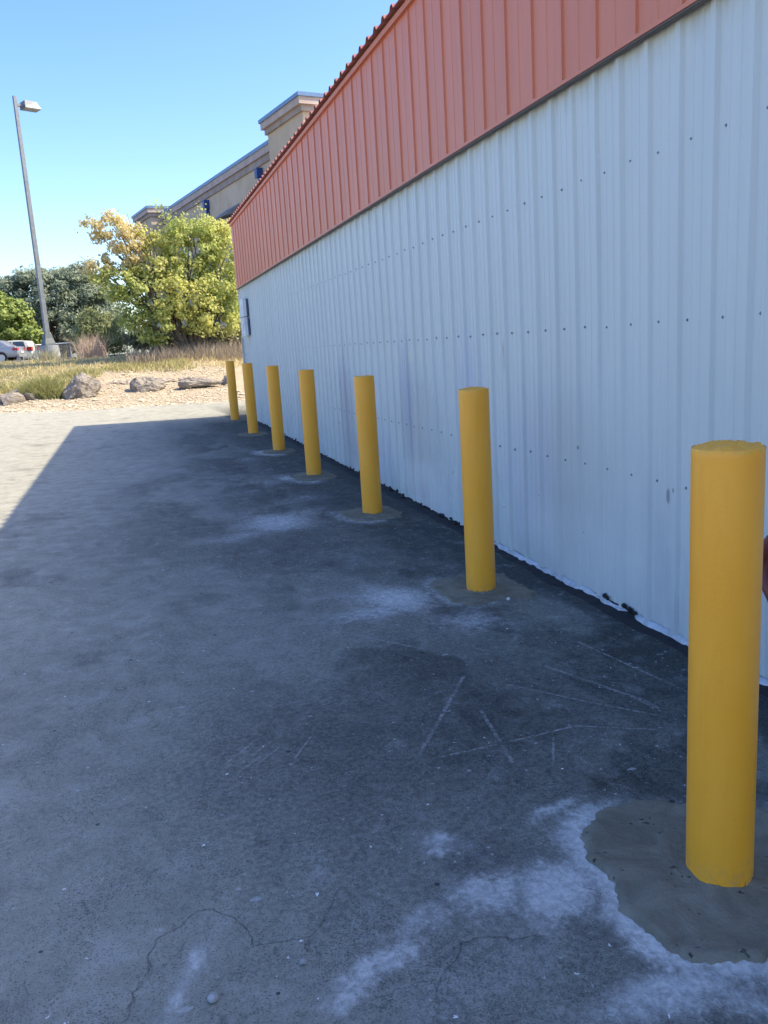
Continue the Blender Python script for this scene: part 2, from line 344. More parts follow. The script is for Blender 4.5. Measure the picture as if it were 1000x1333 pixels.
n1 = M.noise(pos, 14, 6, .7); n2 = M.noise(pos, 1.6, 4)
gr = M.mix(M.step(n1, .3, .7), (.34, .28, .19), (.52, .44, .31)); gr = M.mix(M.step(n2, .4, .65), gr, (.38, .31, .22))
gs = M.mix(sep.outputs[1], (.26, .23, .12), (.42, .34, .20)); gs = M.mix(M.step(n1, .35, .65), gs, (.20, .17, .09))
c = M.mix(sep.outputs[0], gr, gs); c = M.mix(sep.outputs[2], c, (.14, .135, .12)); M.color(c)
M.bump(M.math('ADD', n1, M.math('MULTIPLY', M.noise(pos, 40, 3), .4)), .05)
tag(link('ground', me, M.m), kind='structure')

# ------------------------------------------------------------------ gravel, lumps of earth and pebbles
def scatter_stones(name, pts, sizes, mat, flat=.6):
    base = np.array([(1,0,0),(-.8,.5,0),(-.7,-.6,0),(.1,.9,.1),(.2,-.9,-.1),(0,0,.9),(.1,.1,-.8)], float)
    F = [(0,3,5),(3,1,5),(1,2,5),(2,4,5),(4,0,5),(3,0,6),(1,3,6),(2,1,6),(4,2,6),(0,4,6)]
    n = len(pts); a = RNG.random(n)*6.283; s = np.array(sizes)[:, None, None]
    V = base[None]*(1+.35*(RNG.random((n, 7, 1))-.5)); ca, sa = np.cos(a)[:, None], np.sin(a)[:, None]
    st = (.7+.6*RNG.random((n, 1)))
    x = V[..., 0]*st*ca-V[..., 1]*sa; y = V[..., 0]*st*sa+V[..., 1]*ca; z = V[..., 2]*flat
    V = np.stack([x, y, z], -1)*s+np.array(pts)[:, None, :]
    F = np.array(F)[None]+(np.arange(n)*7)[:, None, None]
    return link(name, mesh(name, V.reshape(-1, 3), F.reshape(-1, 3).tolist()), mat)
pts = []; sz = []
while len(pts) < 9000:
    x = random.uniform(-7, 3.2); d = random.random()**1.3*8; y = float(edge(x))+d-.15
    s = .018+.035*random.random()**2.5
    if random.random() < .02: s *= 2
    pts.append((x, y, float(bankz(x, y))+s*.2)); sz.append(s)
M = Mat('gravel_stone', .9, spec=.25); q = M.noise(M.coord(), 9, 3); M.color(M.mix(M.step(q, .35, .65), (.36, .30, .21), (.60, .52, .39)))
GRAV = M.m
tag(scatter_stones('bank_gravel', pts, sz, GRAV), kind='stuff')
pts = []; sz = []
for k in range(420):
    x = random.uniform(-1.2, 2.25); y = 1.2+random.random()**1.6*7
    s = .0015+.0035*random.random()**3
    if k % 3 == 0: x = random.uniform(1.2, 2.25)
    pts.append((x, y, gz(x, y)+s*.3+.002)); sz.append(s)
tag(scatter_stones('loose_grit', pts, sz, plain('grit', (.40, .39, .37), .9)), kind='stuff')

def rock(name, loc, size, seed, mat, label, cat='rock', sub=4, amp=.35, f=1.3, rz=0, facet=.0, warp=None, group=None):
    bm = bmesh.new(); bmesh.ops.create_icosphere(bm, subdivisions=sub, radius=1)
    off = Vector((seed*7.1, seed*3.3, seed*1.7))
    for v in bm.verts:
        p = v.co.copy(); n = mnoise.fractal(p*f+off, .8, 2.1, 5)
        c = mnoise.voronoi(p*f*1.1+off)[0]; k = 1+amp*n-.35*facet*(c[1]-c[0] < .12)+facet*(c[0]-.4)
        p = p*k
        if p.z < -.35: p.z = -.35+(p.z+.35)*.3
        if warp: p = warp(p)
        v.co = Vector((p.x*size[0], p.y*size[1], p.z*size[2]))
    me = bpy.data.meshes.new(name); bm.to_mesh(me); bm.free()
    o = link(name, me, mat, None, False); o.location = loc; o.rotation_euler = (0, 0, rz)
    return tag(o, label, cat, group)
M = Mat('rock_face', .95, spec=.2); oc = M.coord(); a = M.noise(oc, 3.5, 8, .7); b = M.noise(M.scale(oc, (1, 1, 3)), 9, 5, .6)
M.color(M.mix(M.step(b, .35, .65), M.mix(M.step(a, .35, .62), (.19, .165, .14), (.38, .335, .28)), (.27, .245, .21))); M.bump(M.math('ADD', a, b), .08, 1)
ROCK = M.m
def onbank(x, y, dz=0): return (x, y, float(bankz(x, y))+dz)

rock('boulder', onbank(-1.16, 25.2, .16), (.48, .40, .42), 3, ROCK, 'large craggy grey boulder at the left end of the gravel bank, tallest of the rocks', amp=.28, facet=.35, f=1.0,
     warp=lambda p: Vector((p.x+.25*p.z, p.y, p.z*(1.1-.25*p.x))))
def ring(p):
    r = math.hypot(p.x, p.y)
    if p.z > 0 and r < .62: p.z -= (1-(r/.62)**2)*.75*(.6+.5*mnoise.noise(p*3))
    return p
rock('hollow_rock', onbank(.62, 25.4, .08), (.48, .38, .30), 8, ROCK, 'low rounded grey rock with a hollow in its top, middle of the gravel bank', sub=5, amp=.16, f=1.6, warp=ring).rotation_euler = (.42, 0, .2)
def logw(p):
    if p.x > -.45: p.z *= .62-.12*p.x; p.y *= .8
    return p
rock('long_rock', onbank(2.12, 25.3, .10), (.62, .27, .26), 13, ROCK, 'long low pale rock with a knobbly raised end, beside the farthest bollard', amp=.2, f=1.8, warp=logw)
rock('small_rock', onbank(3.0, 25.6, .06), (.2, .2, .2), 23, ROCK, 'small dark rock between the two farthest bollards at the shed corner', sub=3, amp=.3)
for i, (x, y, s, lb) in enumerate([(-3.35, 25.3, .26, 'jagged brown rubble block at left edge of the gravel bank, nearest the photo edge'), (-2.98, 25.2, .30, 'flat tilted rubble slab in the broken heap left of the weeds'),
                                   (-2.62, 25.55, .21, 'small dark angular chunk at right end of the rubble heap'), (-2.9, 25.9, .24, 'pale rubble chunk at the back of the broken heap'), (-3.75, 25.6, .24, 'grey rubble chunk lying outside left of the heap')]):
    rock('rubble_chunk', onbank(x, y, .06), (s*1.2, s*.9, s*.8), 31+i*3, ROCK, lb, sub=2, amp=.45, f=1.1, rz=i*1.1, facet=.4, group='rubble heap on the bank')
pts = []; sz = []
for k in range(110):
    x = random.uniform(-.5, 2.0); y = 26.8+random.uniform(-.25, .35); s = random.uniform(.03, .12); pts.append((x, y, float(bankz(x, y))+s*.3)); sz.append(s)
tag(scatter_stones('broken_stone_row', pts, sz, plain('broken_stone', (.30, .25, .20), .95, var=.3)), kind='stuff')

# ------------------------------------------------------------------ materials of the shed
def wallmat():
    M = Mat('grey_painted_steel', .42, spec=.45); p = M.coord()
    n = M.noise(M.scale(p, (1, 1, .25)), 2.2, 6, .6); st = M.noise(M.scale(p, (1, 9, .35)), 3, 5, .65); nn = M.noise(p, 30, 4, .6)
    c = M.mix(M.step(n, .3, .7), (.56, .605, .59), (.61, .65, .63))
    c = M.mix(M.math('MULTIPLY', M.step(st, .5, .72), .28), c, (.58, .60, .63))
    # grime low on the wall, scuffs and repainted areas
    sx = M.n('ShaderNodeSeparateXYZ'); M.l(p, sx.inputs[0])
    low = M.math('MULTIPLY', M.step(sx.outputs[2], 1.15, .1), M.step(M.noise(M.scale(p, (1, 2.5, .8)), 1.6, 6, .65), .44, .66))
    c = M.mix(M.math('MULTIPLY', low, .6), c, (.48, .50, .54))
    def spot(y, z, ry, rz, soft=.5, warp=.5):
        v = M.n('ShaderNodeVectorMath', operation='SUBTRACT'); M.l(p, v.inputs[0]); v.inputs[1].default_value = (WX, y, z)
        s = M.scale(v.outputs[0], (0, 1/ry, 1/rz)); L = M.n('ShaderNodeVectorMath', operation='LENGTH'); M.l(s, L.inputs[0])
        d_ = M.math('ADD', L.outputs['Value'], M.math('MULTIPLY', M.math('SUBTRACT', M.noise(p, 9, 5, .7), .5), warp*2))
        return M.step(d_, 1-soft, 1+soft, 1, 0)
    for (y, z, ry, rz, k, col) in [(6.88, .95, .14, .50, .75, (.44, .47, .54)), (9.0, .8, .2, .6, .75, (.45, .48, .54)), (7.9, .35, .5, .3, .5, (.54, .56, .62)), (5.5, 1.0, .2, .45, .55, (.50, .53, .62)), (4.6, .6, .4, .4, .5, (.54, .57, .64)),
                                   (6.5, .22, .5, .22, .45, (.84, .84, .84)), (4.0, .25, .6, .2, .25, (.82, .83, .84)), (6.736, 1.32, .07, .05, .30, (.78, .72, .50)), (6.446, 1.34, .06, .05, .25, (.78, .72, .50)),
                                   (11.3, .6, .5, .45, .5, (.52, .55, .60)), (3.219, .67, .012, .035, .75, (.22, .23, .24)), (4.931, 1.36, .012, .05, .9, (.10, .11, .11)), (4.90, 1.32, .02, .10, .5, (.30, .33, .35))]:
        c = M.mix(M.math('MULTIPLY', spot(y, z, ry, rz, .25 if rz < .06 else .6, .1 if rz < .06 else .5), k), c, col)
    # darker streaks just under the drip edge
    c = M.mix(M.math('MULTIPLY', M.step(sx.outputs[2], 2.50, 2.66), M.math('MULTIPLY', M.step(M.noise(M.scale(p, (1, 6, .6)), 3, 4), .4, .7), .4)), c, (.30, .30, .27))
    # chips
    vo = M.n('ShaderNodeTexVoronoi'); vo.inputs['Scale'].default_value = 11; M.l(M.scale(p, (0, 1, .45)), vo.inputs['Vector'])
    vs = M.n('ShaderNodeSeparateColor'); M.l(vo.outputs['Color'], vs.inputs[0])
    chip = M.math('MULTIPLY', M.math('LESS_THAN', M.math('ADD', vo.outputs['Distance'], M.math('MULTIPLY', nn, .05)), .085), M.math('GREATER_THAN', vs.outputs[0], .93))
    chip = M.math('MULTIPLY', chip, M.step(sx.outputs[2], 1.1, .7))
    c = M.mix(M.math('MULTIPLY', chip, .75), c, (.14, .16, .18))
    M.color(c); M.bump(M.math('ADD', M.noise(M.scale(p, (1, 1, .5)), 5, 3), M.math('MULTIPLY', nn, .08)), .006, .7)
    M.l(M.step(n, .3, .7, .38, .5), M.b.inputs['Roughness'])
    return M.m
GREY = wallmat()
def redmat(name, a, b):
    M = Mat(name, .45, spec=.4); p = M.coord(); n = M.noise(M.scale(p, (1, 1, .3)), 2.5, 5, .6)
    oi = M.n('ShaderNodeObjectInfo')
    c = M.mix(M.step(n, .3, .7), a, b); c = M.mix(M.math('MULTIPLY', oi.outputs['Random'], .25), c, tuple(x*.82 for x in a)); st = M.noise(M.scale(p, (1, 7, .25)), 3, 5, .65); c = M.mix(M.math('MULTIPLY', M.step(st, .5, .72), .22), c, tuple(x*.62 for x in a)); M.color(c); M.bump(M.noise(p, 9, 3), .002, .5); return M.m
RED = redmat('red_painted_steel', (.66, .215, .12), (.70, .23, .13))
SEAM = plain('seam_shade', (.20, .055, .035), .7, var=.25, sc=3)  # darker red for the groove faces, shade of the seam gaps put into colour
REDD = redmat('red_roof_steel', (.34, .13, .11), (.40, .155, .13))
DARK = plain('black_rubber', (.012, .012, .014), .8, var=.3, sc=20, bump=.004)
TRIM = plain('drip_trim_brown', (.09, .07, .06), .5)
SCREW = plain('screw_metal', (.22, .25, .28), .55, .2)
WHITEM = plain('white_painted_metal', (.66, .68, .70), .45)

YB0 = -1.75          # unseen near end behind the camera, cut short so sunlit ground bounces onto bollards
ZR, ZE = 2.66, 3.86       # foot of the red band, eave
shed = empty('metal_shed', (WX, CY, 0)); SHL = Matrix.Translation((-WX, -CY, 0))
tag(shed, 'long corrugated metal shed with pale grey wall and red upper band', 'building')
def put(mbx, name, mat, smooth=False, kind=None, label=None):
    me = mesh(name, mbx.v, mbx.f); me.transform(SHL); o = link(name, me, mat, shed, smooth)
    if kind: o['kind'] = kind
    if label: o['label'] = label
    return o
RP, R0 = .2165, 2.946      # rib pitch and phase
# profile of one pitch along y (from the rib): (dy, height proud of wall)
PROF = [(-.034, 0), (-.022, .017), (.008, .017), (.022, 0), (.060, 0), (.066, .0035), (.078, .0035), (.084, 0), (.118, 0), (.124, .0035), (.136, .0035), (.142, 0)]
def wallz0(y): return gz(WX, y)+.028
def warp_x(y, z, s):
    v = .0035*math.sin(y*1.9+s)*math.sin(z*1.3+s*2)+.004*(mnoise.noise(Vector((y*1.3, z*.9, s*.01))))
    k = max(0, 1-z/.9)
    v += .012*k*mnoise.noise(Vector((y*2.2, z*2.4, 5.1)))
    if 5.4 < y < 7.6 and z < .7: v += .014*mnoise.noise(Vector((y*3.5, z*4, 2.2)))*(1-z/.7)
    return v
nrib0 = int(math.ceil((YB0-R0)/RP)); nrib1 = int(math.floor((CY-R0)/RP))
k = nrib0; zt = [0, .02, .05, .09, .14, .2, .27, .35, .44, .54, .65, .78, .92, 1.08, 1.25, 1.45, 1.66, 1.9, 2.2, 2.5, 2.68]
while k <= nrib1:
    v = []; f = []; prof = []
    for j in range(4):
        if k+j > nrib1: break
        for dy, h in PROF:
            y = R0+(k+j)*RP+dy
            if y < CY-.002: prof.append((y, h))
    last = k+4 > nrib1
    endy = CY-.002 if last else R0+(k+4)*RP-.036
    prof.append((endy, 0))
    if not last: prof += [(R0+(k+4)*RP-.020, .0195), (R0+(k+4)*RP+.008, .0195)]   # the lap over the next sheet
    tilt = random.uniform(-.0015, .0015)
    n = len(prof)
    for zi in zt:
        for y, h in prof:
            z0 = wallz0(y); z = z0+zi*(ZR+.02-z0)/2.68
            v.append((WX-h-warp_x(y, z, 3.)-tilt*(1+math.sin(z*2)), y, z))
    for a in range(len(zt)-1):
        for b in range(n-1): f.append((a*n+b, a*n+b+1, (a+1)*n+b+1, (a+1)*n+b))
    q = MB(); q.add(v, f); put(q, 'wall_sheet', GREY)
    k += 4
# inner backing so that nothing shows through, with foundation strip
q = MB(); q.box(WX+.03, WX+.10, YB0, CY-.05, -.2, ZE-.05); put(q, 'backing_wall', TRIM)
q = MB(); q.box(WX+.008, WX+.029, YB0, CY-.01, -.3, .30); put(q, 'foundation_strip', DARK)
# the other walls
q = MB(); q.box(WX+.11, WX+12, CY-.12, CY-.02, -.2, ZE); q.box(WX+.11, WX+12, YB0, YB0+.13, -.2, ZE); q.box(WX+11.9, WX+12, YB0+.15, CY-.13, -.2, ZE-.01); put(q, 'end_wall', GREY)
# screws
q = MB()
S0 = 2.867
for zrow, in ((2.183,), (1.457,), (.655*1.12,)):
    for j in range(int((-1.6-S0)/RP), int((CY-S0)/RP)+1):
        y = S0+j*.2150+random.uniform(-.006, .006); z = zrow+random.uniform(-.006, .006)
        if y > CY-.05: continue
        xx = WX-warp_x(y, z, 3.)-.001
        r = .0075; n = 8; vv = []
        for (rr, h) in ((r, 0), (r, .002), (r*.62, .003), (r*.55, .007)):
            for a in range(n): vv.append((xx-h, y+rr*math.cos(a*6.283/n), z+rr*math.sin(a*6.283/n)))
        ff = [(i*n+a, i*n+(a+1) % n, (i+1)*n+(a+1) % n, (i+1)*n+a) for i in range(3) for a in range(n)]+[tuple(range(3*n, 4*n))]
        q.add(vv, ff)
put(q, 'screw', SCREW, kind='stuff')
# dimples knocked into the sheet
q = MB()
dl = [(4.237,.379),(4.029,.386),(3.822,.383),(3.61,.385),(3.391,.365),(3.181,.353),(5.0,.33),(5.25,.48),(2.96,.35),(5.6,.7)]
for (y, z) in dl:
    n = 12; vv = []; ff = []; ry, rz_ = random.uniform(.012, .02), random.uniform(.008, .013)
    for (rr, h) in ((1.25, -.003), (.95, .002), (.6, .005), (.25, .003)):
        for a in range(n): vv.append((WX-warp_x(y, z, 3.)-h, y+rr*ry*math.cos(a*6.283/n), z+rr*rz_*math.sin(a*6.283/n)+.3*rr*rz_*math.cos(a*6.283/n)))
    ff = [(i*n+a, i*n+(a+1) % n, (i+1)*n+(a+1) % n, (i+1)*n+a) for i in range(3) for a in range(n)]+[tuple(range(3*n, 4*n))]
    q.add(vv, ff)
put(q, 'dimple', GREY, True, kind='stuff')
# bent white flashing at the foot of the near wall
v = []; f = []; yy = np.arange(YB0, 5.6, .03)
for i, y in enumerate(yy):
    z0 = gz(WX, y); wv = .006*mnoise.noise(Vector((y*3, 0, 0)))+.004*mnoise.noise(Vector((y*11, 3, 0)))
    out = .018+.008*mnoise.noise(Vector((y*4, 7, 0)))
    tp = .026+wv+.006*(mnoise.noise(Vector((y*9, 9, 1))))
    if 3.42 < y < 3.9: tp -= .012*abs(math.sin(y*21))
    v += [(WX-.006, y, z0+tp+.008), (WX-.010-out*.4, y, z0+tp), (WX-.012-out, y, z0+tp-.015+wv*.5), (WX-.010-out, y, z0+tp-.018+wv*.5)]
for i in range(len(yy)-1):
    for b in range(3): f.append((i*4+b, (i+1)*4+b, (i+1)*4+b+1, i*4+b+1))
q = MB(); q.add(v, f); put(q, 'base_flashing', plain('pale_flashing', (.46, .48, .50), .5, sc=14, var=.25), label='bent pale metal flashing along the foot of the wall')
v = []; f = []; yy = np.arange(YB0, CY+.02, .035)
for i, y in enumerate(yy):
    wd = .05+.05*abs(mnoise.noise(Vector((y*1.3, 4, 0))))+.035*mnoise.noise(Vector((y*7, 1, 0))); hh = .012+.012*mnoise.noise(Vector((y*5, 2, 0)))+.010*mnoise.noise(Vector((y*16, 8, 0)))
    for (dx, dz) in ((WX-.001, hh+.008), (WX-.03, hh*.9), (WX-.03-wd*.6, hh*.35+.002), (WX-.035-wd, -.003)): v.append((dx, y, gz(dx, y)+dz))
for i in range(len(yy)-1):
    for b in range(3): f.append((i*4+b, (i+1)*4+b, (i+1)*4+b+1, i*4+b+1))
q = MB(); q.add(v, f); put(q, 'tar_joint', DARK, label='ragged black tar joint along the foot of the wall')
# black lumps of closure strip poking out under the ribs
q = MB()
def lump(y, z, s, x=WX-.012):
    bm = bmesh.new(); bmesh.ops.create_icosphere(bm, subdivisions=2, radius=1); vs = []
    for v_ in bm.verts:
        p = v_.co*(1+.5*mnoise.noise(v_.co*1.7+Vector((y*9, z, s*50)))); vs.append((x-s*.55*max(p.x, -.4), y+p.y*s*.8, z+p.z*s*.62))
    fs = [tuple(a.index for a in ff.verts) for ff in bm.faces]; bm.free(); q.add(vs, fs)
for j in range(0, 80):
    y = R0+j*RP+.0
    if 5.6 < y < CY-.1 and random.random() < .93: lump(y+random.uniform(-.03, .03), gz(WX, y)+.035+random.uniform(-.012, .012), random.uniform(.016, .034))
for (y, dz, s) in [(3.745,.045,.022),(3.72,.04,.018),(3.56,.045,.022),(3.51,.04,.026),(3.47,.035,.018),(2.5,.03,.035),(2.42,.03,.03),(5.85,.02,.04),(5.93,.015,.03),(6.12,.03,.028),(7.1,.03,.035),(7.5,.035,.04)]: lump(y, gz(WX, y)+dz, s)
put(q, 'closure_lump', DARK, kind='stuff')
# red band: one panel per seam
QP, Q0 = .317, 3.086
n0 = int(math.ceil((YB0-Q0)/QP)); n1 = int(math.floor((CY-Q0)/QP))
XR = WX-.045
def red_panel():
    pr = [(0, -.017), (.013, -.017), (.0145, 0), (.155, 0), (.160, .003), (.172, .003), (.177, 0), (.303, 0), (.306, .012), (.317, .012), (.317, -.017)]
    v = []; f = []
    for z in (ZR, ZE-.03):
        for y, h in pr: v.append((-h, y, z))
    n = len(pr)
    for b in range(n-1): f.append((b, b+1, n+b+1, n+b))
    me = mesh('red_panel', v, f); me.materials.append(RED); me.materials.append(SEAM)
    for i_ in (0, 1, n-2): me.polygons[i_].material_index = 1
    return me
rp = red_panel()
for k in range(n0, n1+1):
    y = Q0+k*QP
    if y+QP > CY: continue
    o = link('red_panel', rp, RED, shed); o.location = (XR-WX, y-CY, 0)
yl = Q0+(n1)*QP if Q0+n1*QP+QP > CY else Q0+(n1+1)*QP
q = MB(); q.box(XR, WX+.02, yl, CY, ZR, ZE-.03); put(q, 'corner_trim', RED)
q = MB(); q.box(XR-.004+.0225, WX+.028, YB0, CY-.004, ZR+.012, ZE-.035); put(q, 'red_backing', REDD)
q = MB(); q.box(XR-.016, WX-.026, YB0, CY+.002, ZR-.014, ZR-.001); put(q, 'drip_trim', TRIM)
q = MB(); q.box(XR-.022, XR-.0125, YB0, CY+.003, ZR-.006, ZR+.012); put(q, 'drip_lip', RED)
q = MB(); q.box(XR-.030, XR+.03, YB0, CY+.012, ZE-.045, ZE-.004); put(q, 'eave_trim', RED)
# roof sheets, four ribs each, ribs run up the slope
SL = math.tan(rad(7)); XO = WX-.115
def roofz(x): return ZE+.012+(x-XO)*SL
def roof_sheet():
    v = []; f = []; n = 0
    pr = [(0, 0), (.05, 0), (.075, .034), (.115, .034), (.14, 0), (.2165, 0)]
    prof = [(j*RP+a, h) for j in range(4) for a, h in pr[:-1]]+[(4*RP, 0)]
    for th in (0, -.006):
        for x in (0, 6.0):
            for y, h in prof: v.append((x, y, h+x*SL+th))
    n = len(prof)
    for b in range(n-1):
        f += [(b, b+1, n+b+1, n+b), (2*n+b, 3*n+b, 3*n+b+1, 2*n+b+1), (b, 2*n+b, 2*n+b+1, b+1)]
    f += [(0, n, 3*n, 2*n), (n-1, 3*n-1, 4*n-1, 2*n-1)]
    return mesh('roof_sheet', v, f)
rs = roof_sheet(); y = CY+.03-4*RP
while y > YB0-.1:
    o = link('roof_sheet', rs, REDD, shed); o.location = (XO-WX, y-CY, ZE+.012); y -= 4*RP
q = MB(); q.add([(XO+6, YB0, roofz(XO+6)), (XO+6, CY+.03, roofz(XO+6)), (WX+12.1, CY+.03, roofz(XO)), (WX+12.1, YB0, roofz(XO))], [(0, 3, 2, 1)]); put(q, 'rear_roof', REDD)
# gable closures
q = MB(); q.add([(WX+.11, CY-.02, ZE), (WX+12, CY-.02, ZE), (XO+6, CY-.02, roofz(XO+6)-.01)], [(0, 1, 2)]); put(q, 'gable', RED)
# corner post and the two white boxes by the far corner
q = MB(); q.box(WX-.025, WX+.10, CY-.001, CY+.02, gz(WX, CY), ZR-.016); put(q, 'corner_post', WHITEM)
def wbox(y0, y1, z0, z1, label):
    t = empty('meter_box', (WX-.005, (y0+y1)/2, z0)); tag(t, label, 'utility box', 'white boxes by the far corner')
    def p(m, name, mat):
        me = mesh(name, m.v, m.f); me.transform(Matrix.Translation((-(WX-.005), -(y0+y1)/2, -z0))); return link(name, me, mat, t)
    m = MB(); m.box(WX-.060, WX-.024, y0, y1, z0, z1); p(m, 'body', plain('box_blue_grey_paint', (.10, .13, .20), .5))
    m = MB(); m.box(WX-.120, WX-.061, y0-.015, y1+.015, z0-.01, z1+.01); m.box(WX-.132, WX-.1205, y0+.1, y0+.16, (z0+z1)/2-.05, (z0+z1)/2+.05); p(m, 'lid', WHITEM)
wbox(15.55, 15.95, 2.10, 2.40, 'upper of the two small white boxes on the shed wall at its far corner')
wbox(15.55, 15.95, 1.76, 2.06, 'lower of the two small white boxes on the shed wall at its far corner')
m = MB(); m.tube([(WX-.06, 16.45, 1.72), (WX-.06, 16.45, gz(WX, 16.4)+.0)], .022, 10)
m.box(WX-.085, WX-.026, 16.43, 16.47, 1.4, 1.43); m.box(WX-.085, WX-.026, 16.43, 16.47, .7, .73)
tag(m.build('conduit_pipe', WHITEM, None, True), 'thin white conduit pipe down the shed wall at its far corner', 'pipe')

# ------------------------------------------------------------------ bollards in their concrete
M = Mat('yellow_enamel', .42, spec=.6); p = M.coord(); n = M.noise(M.scale(p, (1, 1, .4)), 9, 4, .6); n2 = M.noise(p, 120, 3)
c = M.mix(M.step(n, .3, .7), (.985, .405, .018), (1.0, .44, .032))
drip = M.noise(M.scale(p, (1, 1, .12)), 26, 4, .6); c = M.mix(M.math('MULTIPLY', M.step(drip, .55, .7), .35), c, (.90, .35, .015))
scuff = M.noise(M.scale(p, (1, 1, .5)), 70, 5, .75, .6); big = M.noise(p, 4, 2)
c = M.mix(M.math('MULTIPLY', M.math('MULTIPLY', M.step(scuff, .62, .70), M.step(big, .5, .62)), .45), c, (.42, .24, .06))
oz = M.n('ShaderNodeSeparateXYZ'); M.l(M.objc(), oz.inputs[0])
low = M.math('MULTIPLY', M.step(oz.outputs[2], .13, .01), M.step(M.noise(p, 28, 6, .75), .42, .62)); c = M.mix(M.math('MULTIPLY', low, .3), c, (.36, .28, .16))
chip = M.math('MULTIPLY', M.step(oz.outputs[2], .035, .018), M.step(M.noise(p, 60, 4, .7), .52, .56)); c = M.mix(chip, c, (.05, .045, .04))
rim = M.step(oz.outputs[2], 1.139, 1.146); c = M.mix(M.math('MULTIPLY', rim, M.step(M.noise(p, 50, 4, .7), .4, .6)), c, (.78, .42, .05))
M.color(c); M.bump(M.math('ADD', n2, M.math('MULTIPLY', n, 2)), .0012, .6); YEL = M.m
M = Mat('yellow_cap_paint', .6); p = M.coord(); n = M.noise(p, 60, 5, .7)
M.color(M.mix(M.step(n, .58, .75), (.96, .47, .05), (.62, .29, .03))); M.bump(n, .006, .8); YCAP = M.m
M = Mat('fresh_concrete', 1.0, spec=.05); p = M.coord(); a = M.noise(p, 6, 6, .6, 1.2); b = M.noise(p, 60, 5, .65); e = M.noise(M.scale(p, (1, 3, 1)), 16, 5, .6, 2.)
c = M.mix(M.step(a, .3, .7), (.175, .160, .118), (.25, .23, .175)); c = M.mix(M.math('MULTIPLY', M.step(b, .62, .74), .35), c, (.03, .03, .03)); c = M.mix(M.math('MULTIPLY', M.step(e, .6, .7), .2), c, (.17, .17, .16)); pit = M.math('MULTIPLY', M.step(M.noise(p, 48, 3, .5), .66, .72), M.step(M.noise(p, 7, 3), .45, .6)); c = M.mix(M.math('MULTIPLY', pit, .8), c, (.035, .036, .036))
agg = M.step(M.noise(p, 170, 3, .6), .60, .68); c = M.mix(M.math('MULTIPLY', agg, .3), c, (.36, .34, .30)); M.color(c)
M.bump(M.math('SUBTRACT', M.math('ADD', M.math('MULTIPLY', a, 2.0), M.math('MULTIPLY', b, .7)), M.math('MULTIPLY', pit, .8)), .009, .9); CONC = M.m
HB, RB = 1.15, .0835
def post_mesh(seed):
    n = 72; v = []; f = []; zs = [-.03, .0, .02, .04, .1, .3, .6, .9, HB-.02, HB-.004, HB]
    for i, z in enumerate(zs):
        r = RB*(1.0 if i < len(zs)-1 else .985)
        for k in range(n):
            a = 6.28318*k/n; v.append((r*math.cos(a), r*math.sin(a), z))
    for i in range(len(zs)-1):
        for k in range(n): f.append((i*n+k, i*n+(k+1) % n, (i+1)*n+(k+1) % n, (i+1)*n+k))
    return mesh('post', v, f)
def cap_mesh(seed, up=.012):
    n = 60; v = [(0, 0, HB+up)]; f = []; R = 14
    for i in range(1, R+1):
        q = i/R
        for k in range(n):
            a = 6.28318*k/n; x, y = RB*.985*q*math.cos(a), RB*.985*q*math.sin(a)
            z = HB-.002+up*(1-q**2.2)+(.0065*mnoise.fractal(Vector((x*38, y*38, seed*5.)), .8, 2, 4)+.003*mnoise.noise(Vector((x*120, y*120, seed))))*(1 if i < R else .0)
            v.append((x, y, max(z, HB-.006) if i < R else HB-.002))
    for k in range(n): f.append((0, 1+k, 1+(k+1) % n))
    for i in range(R-1):
        for k in range(n): f.append((1+i*n+k, 1+(i+1)*n+k, 1+(i+1)*n+(k+1) % n, 1+i*n+(k+1) % n))
    return mesh('cap', v, f)
BL = ['nearest and largest yellow bollard, at the right edge in a rounded concrete patch', 'yellow bollard second from the camera, in a squarish concrete patch beside the shed wall',
      'yellow bollard third from the camera, with a chipped foot in a small square patch', 'yellow bollard fourth from the camera, the middle one of the row of seven',
      'yellow bollard fifth from the camera, with a white ring stained round its foot', 'sixth yellow bollard, last but one of the row, just before the shed corner', 'farthest yellow bollard, end of the row at the edge of the shade']
PL = ['large rounded olive grey concrete patch round the foot of the nearest bollard', 'squarish dark concrete patch round the foot of the second bollard', 'small square concrete patch round the foot of the third bollard',
      'oval concrete patch with white rim round the foot of the fourth bollard', 'concrete patch with white ring round the foot of the fifth bollard', 'thin concrete patch round the foot of the sixth bollard', 'faint concrete patch round the foot of the farthest bollard']
pm = post_mesh(0)
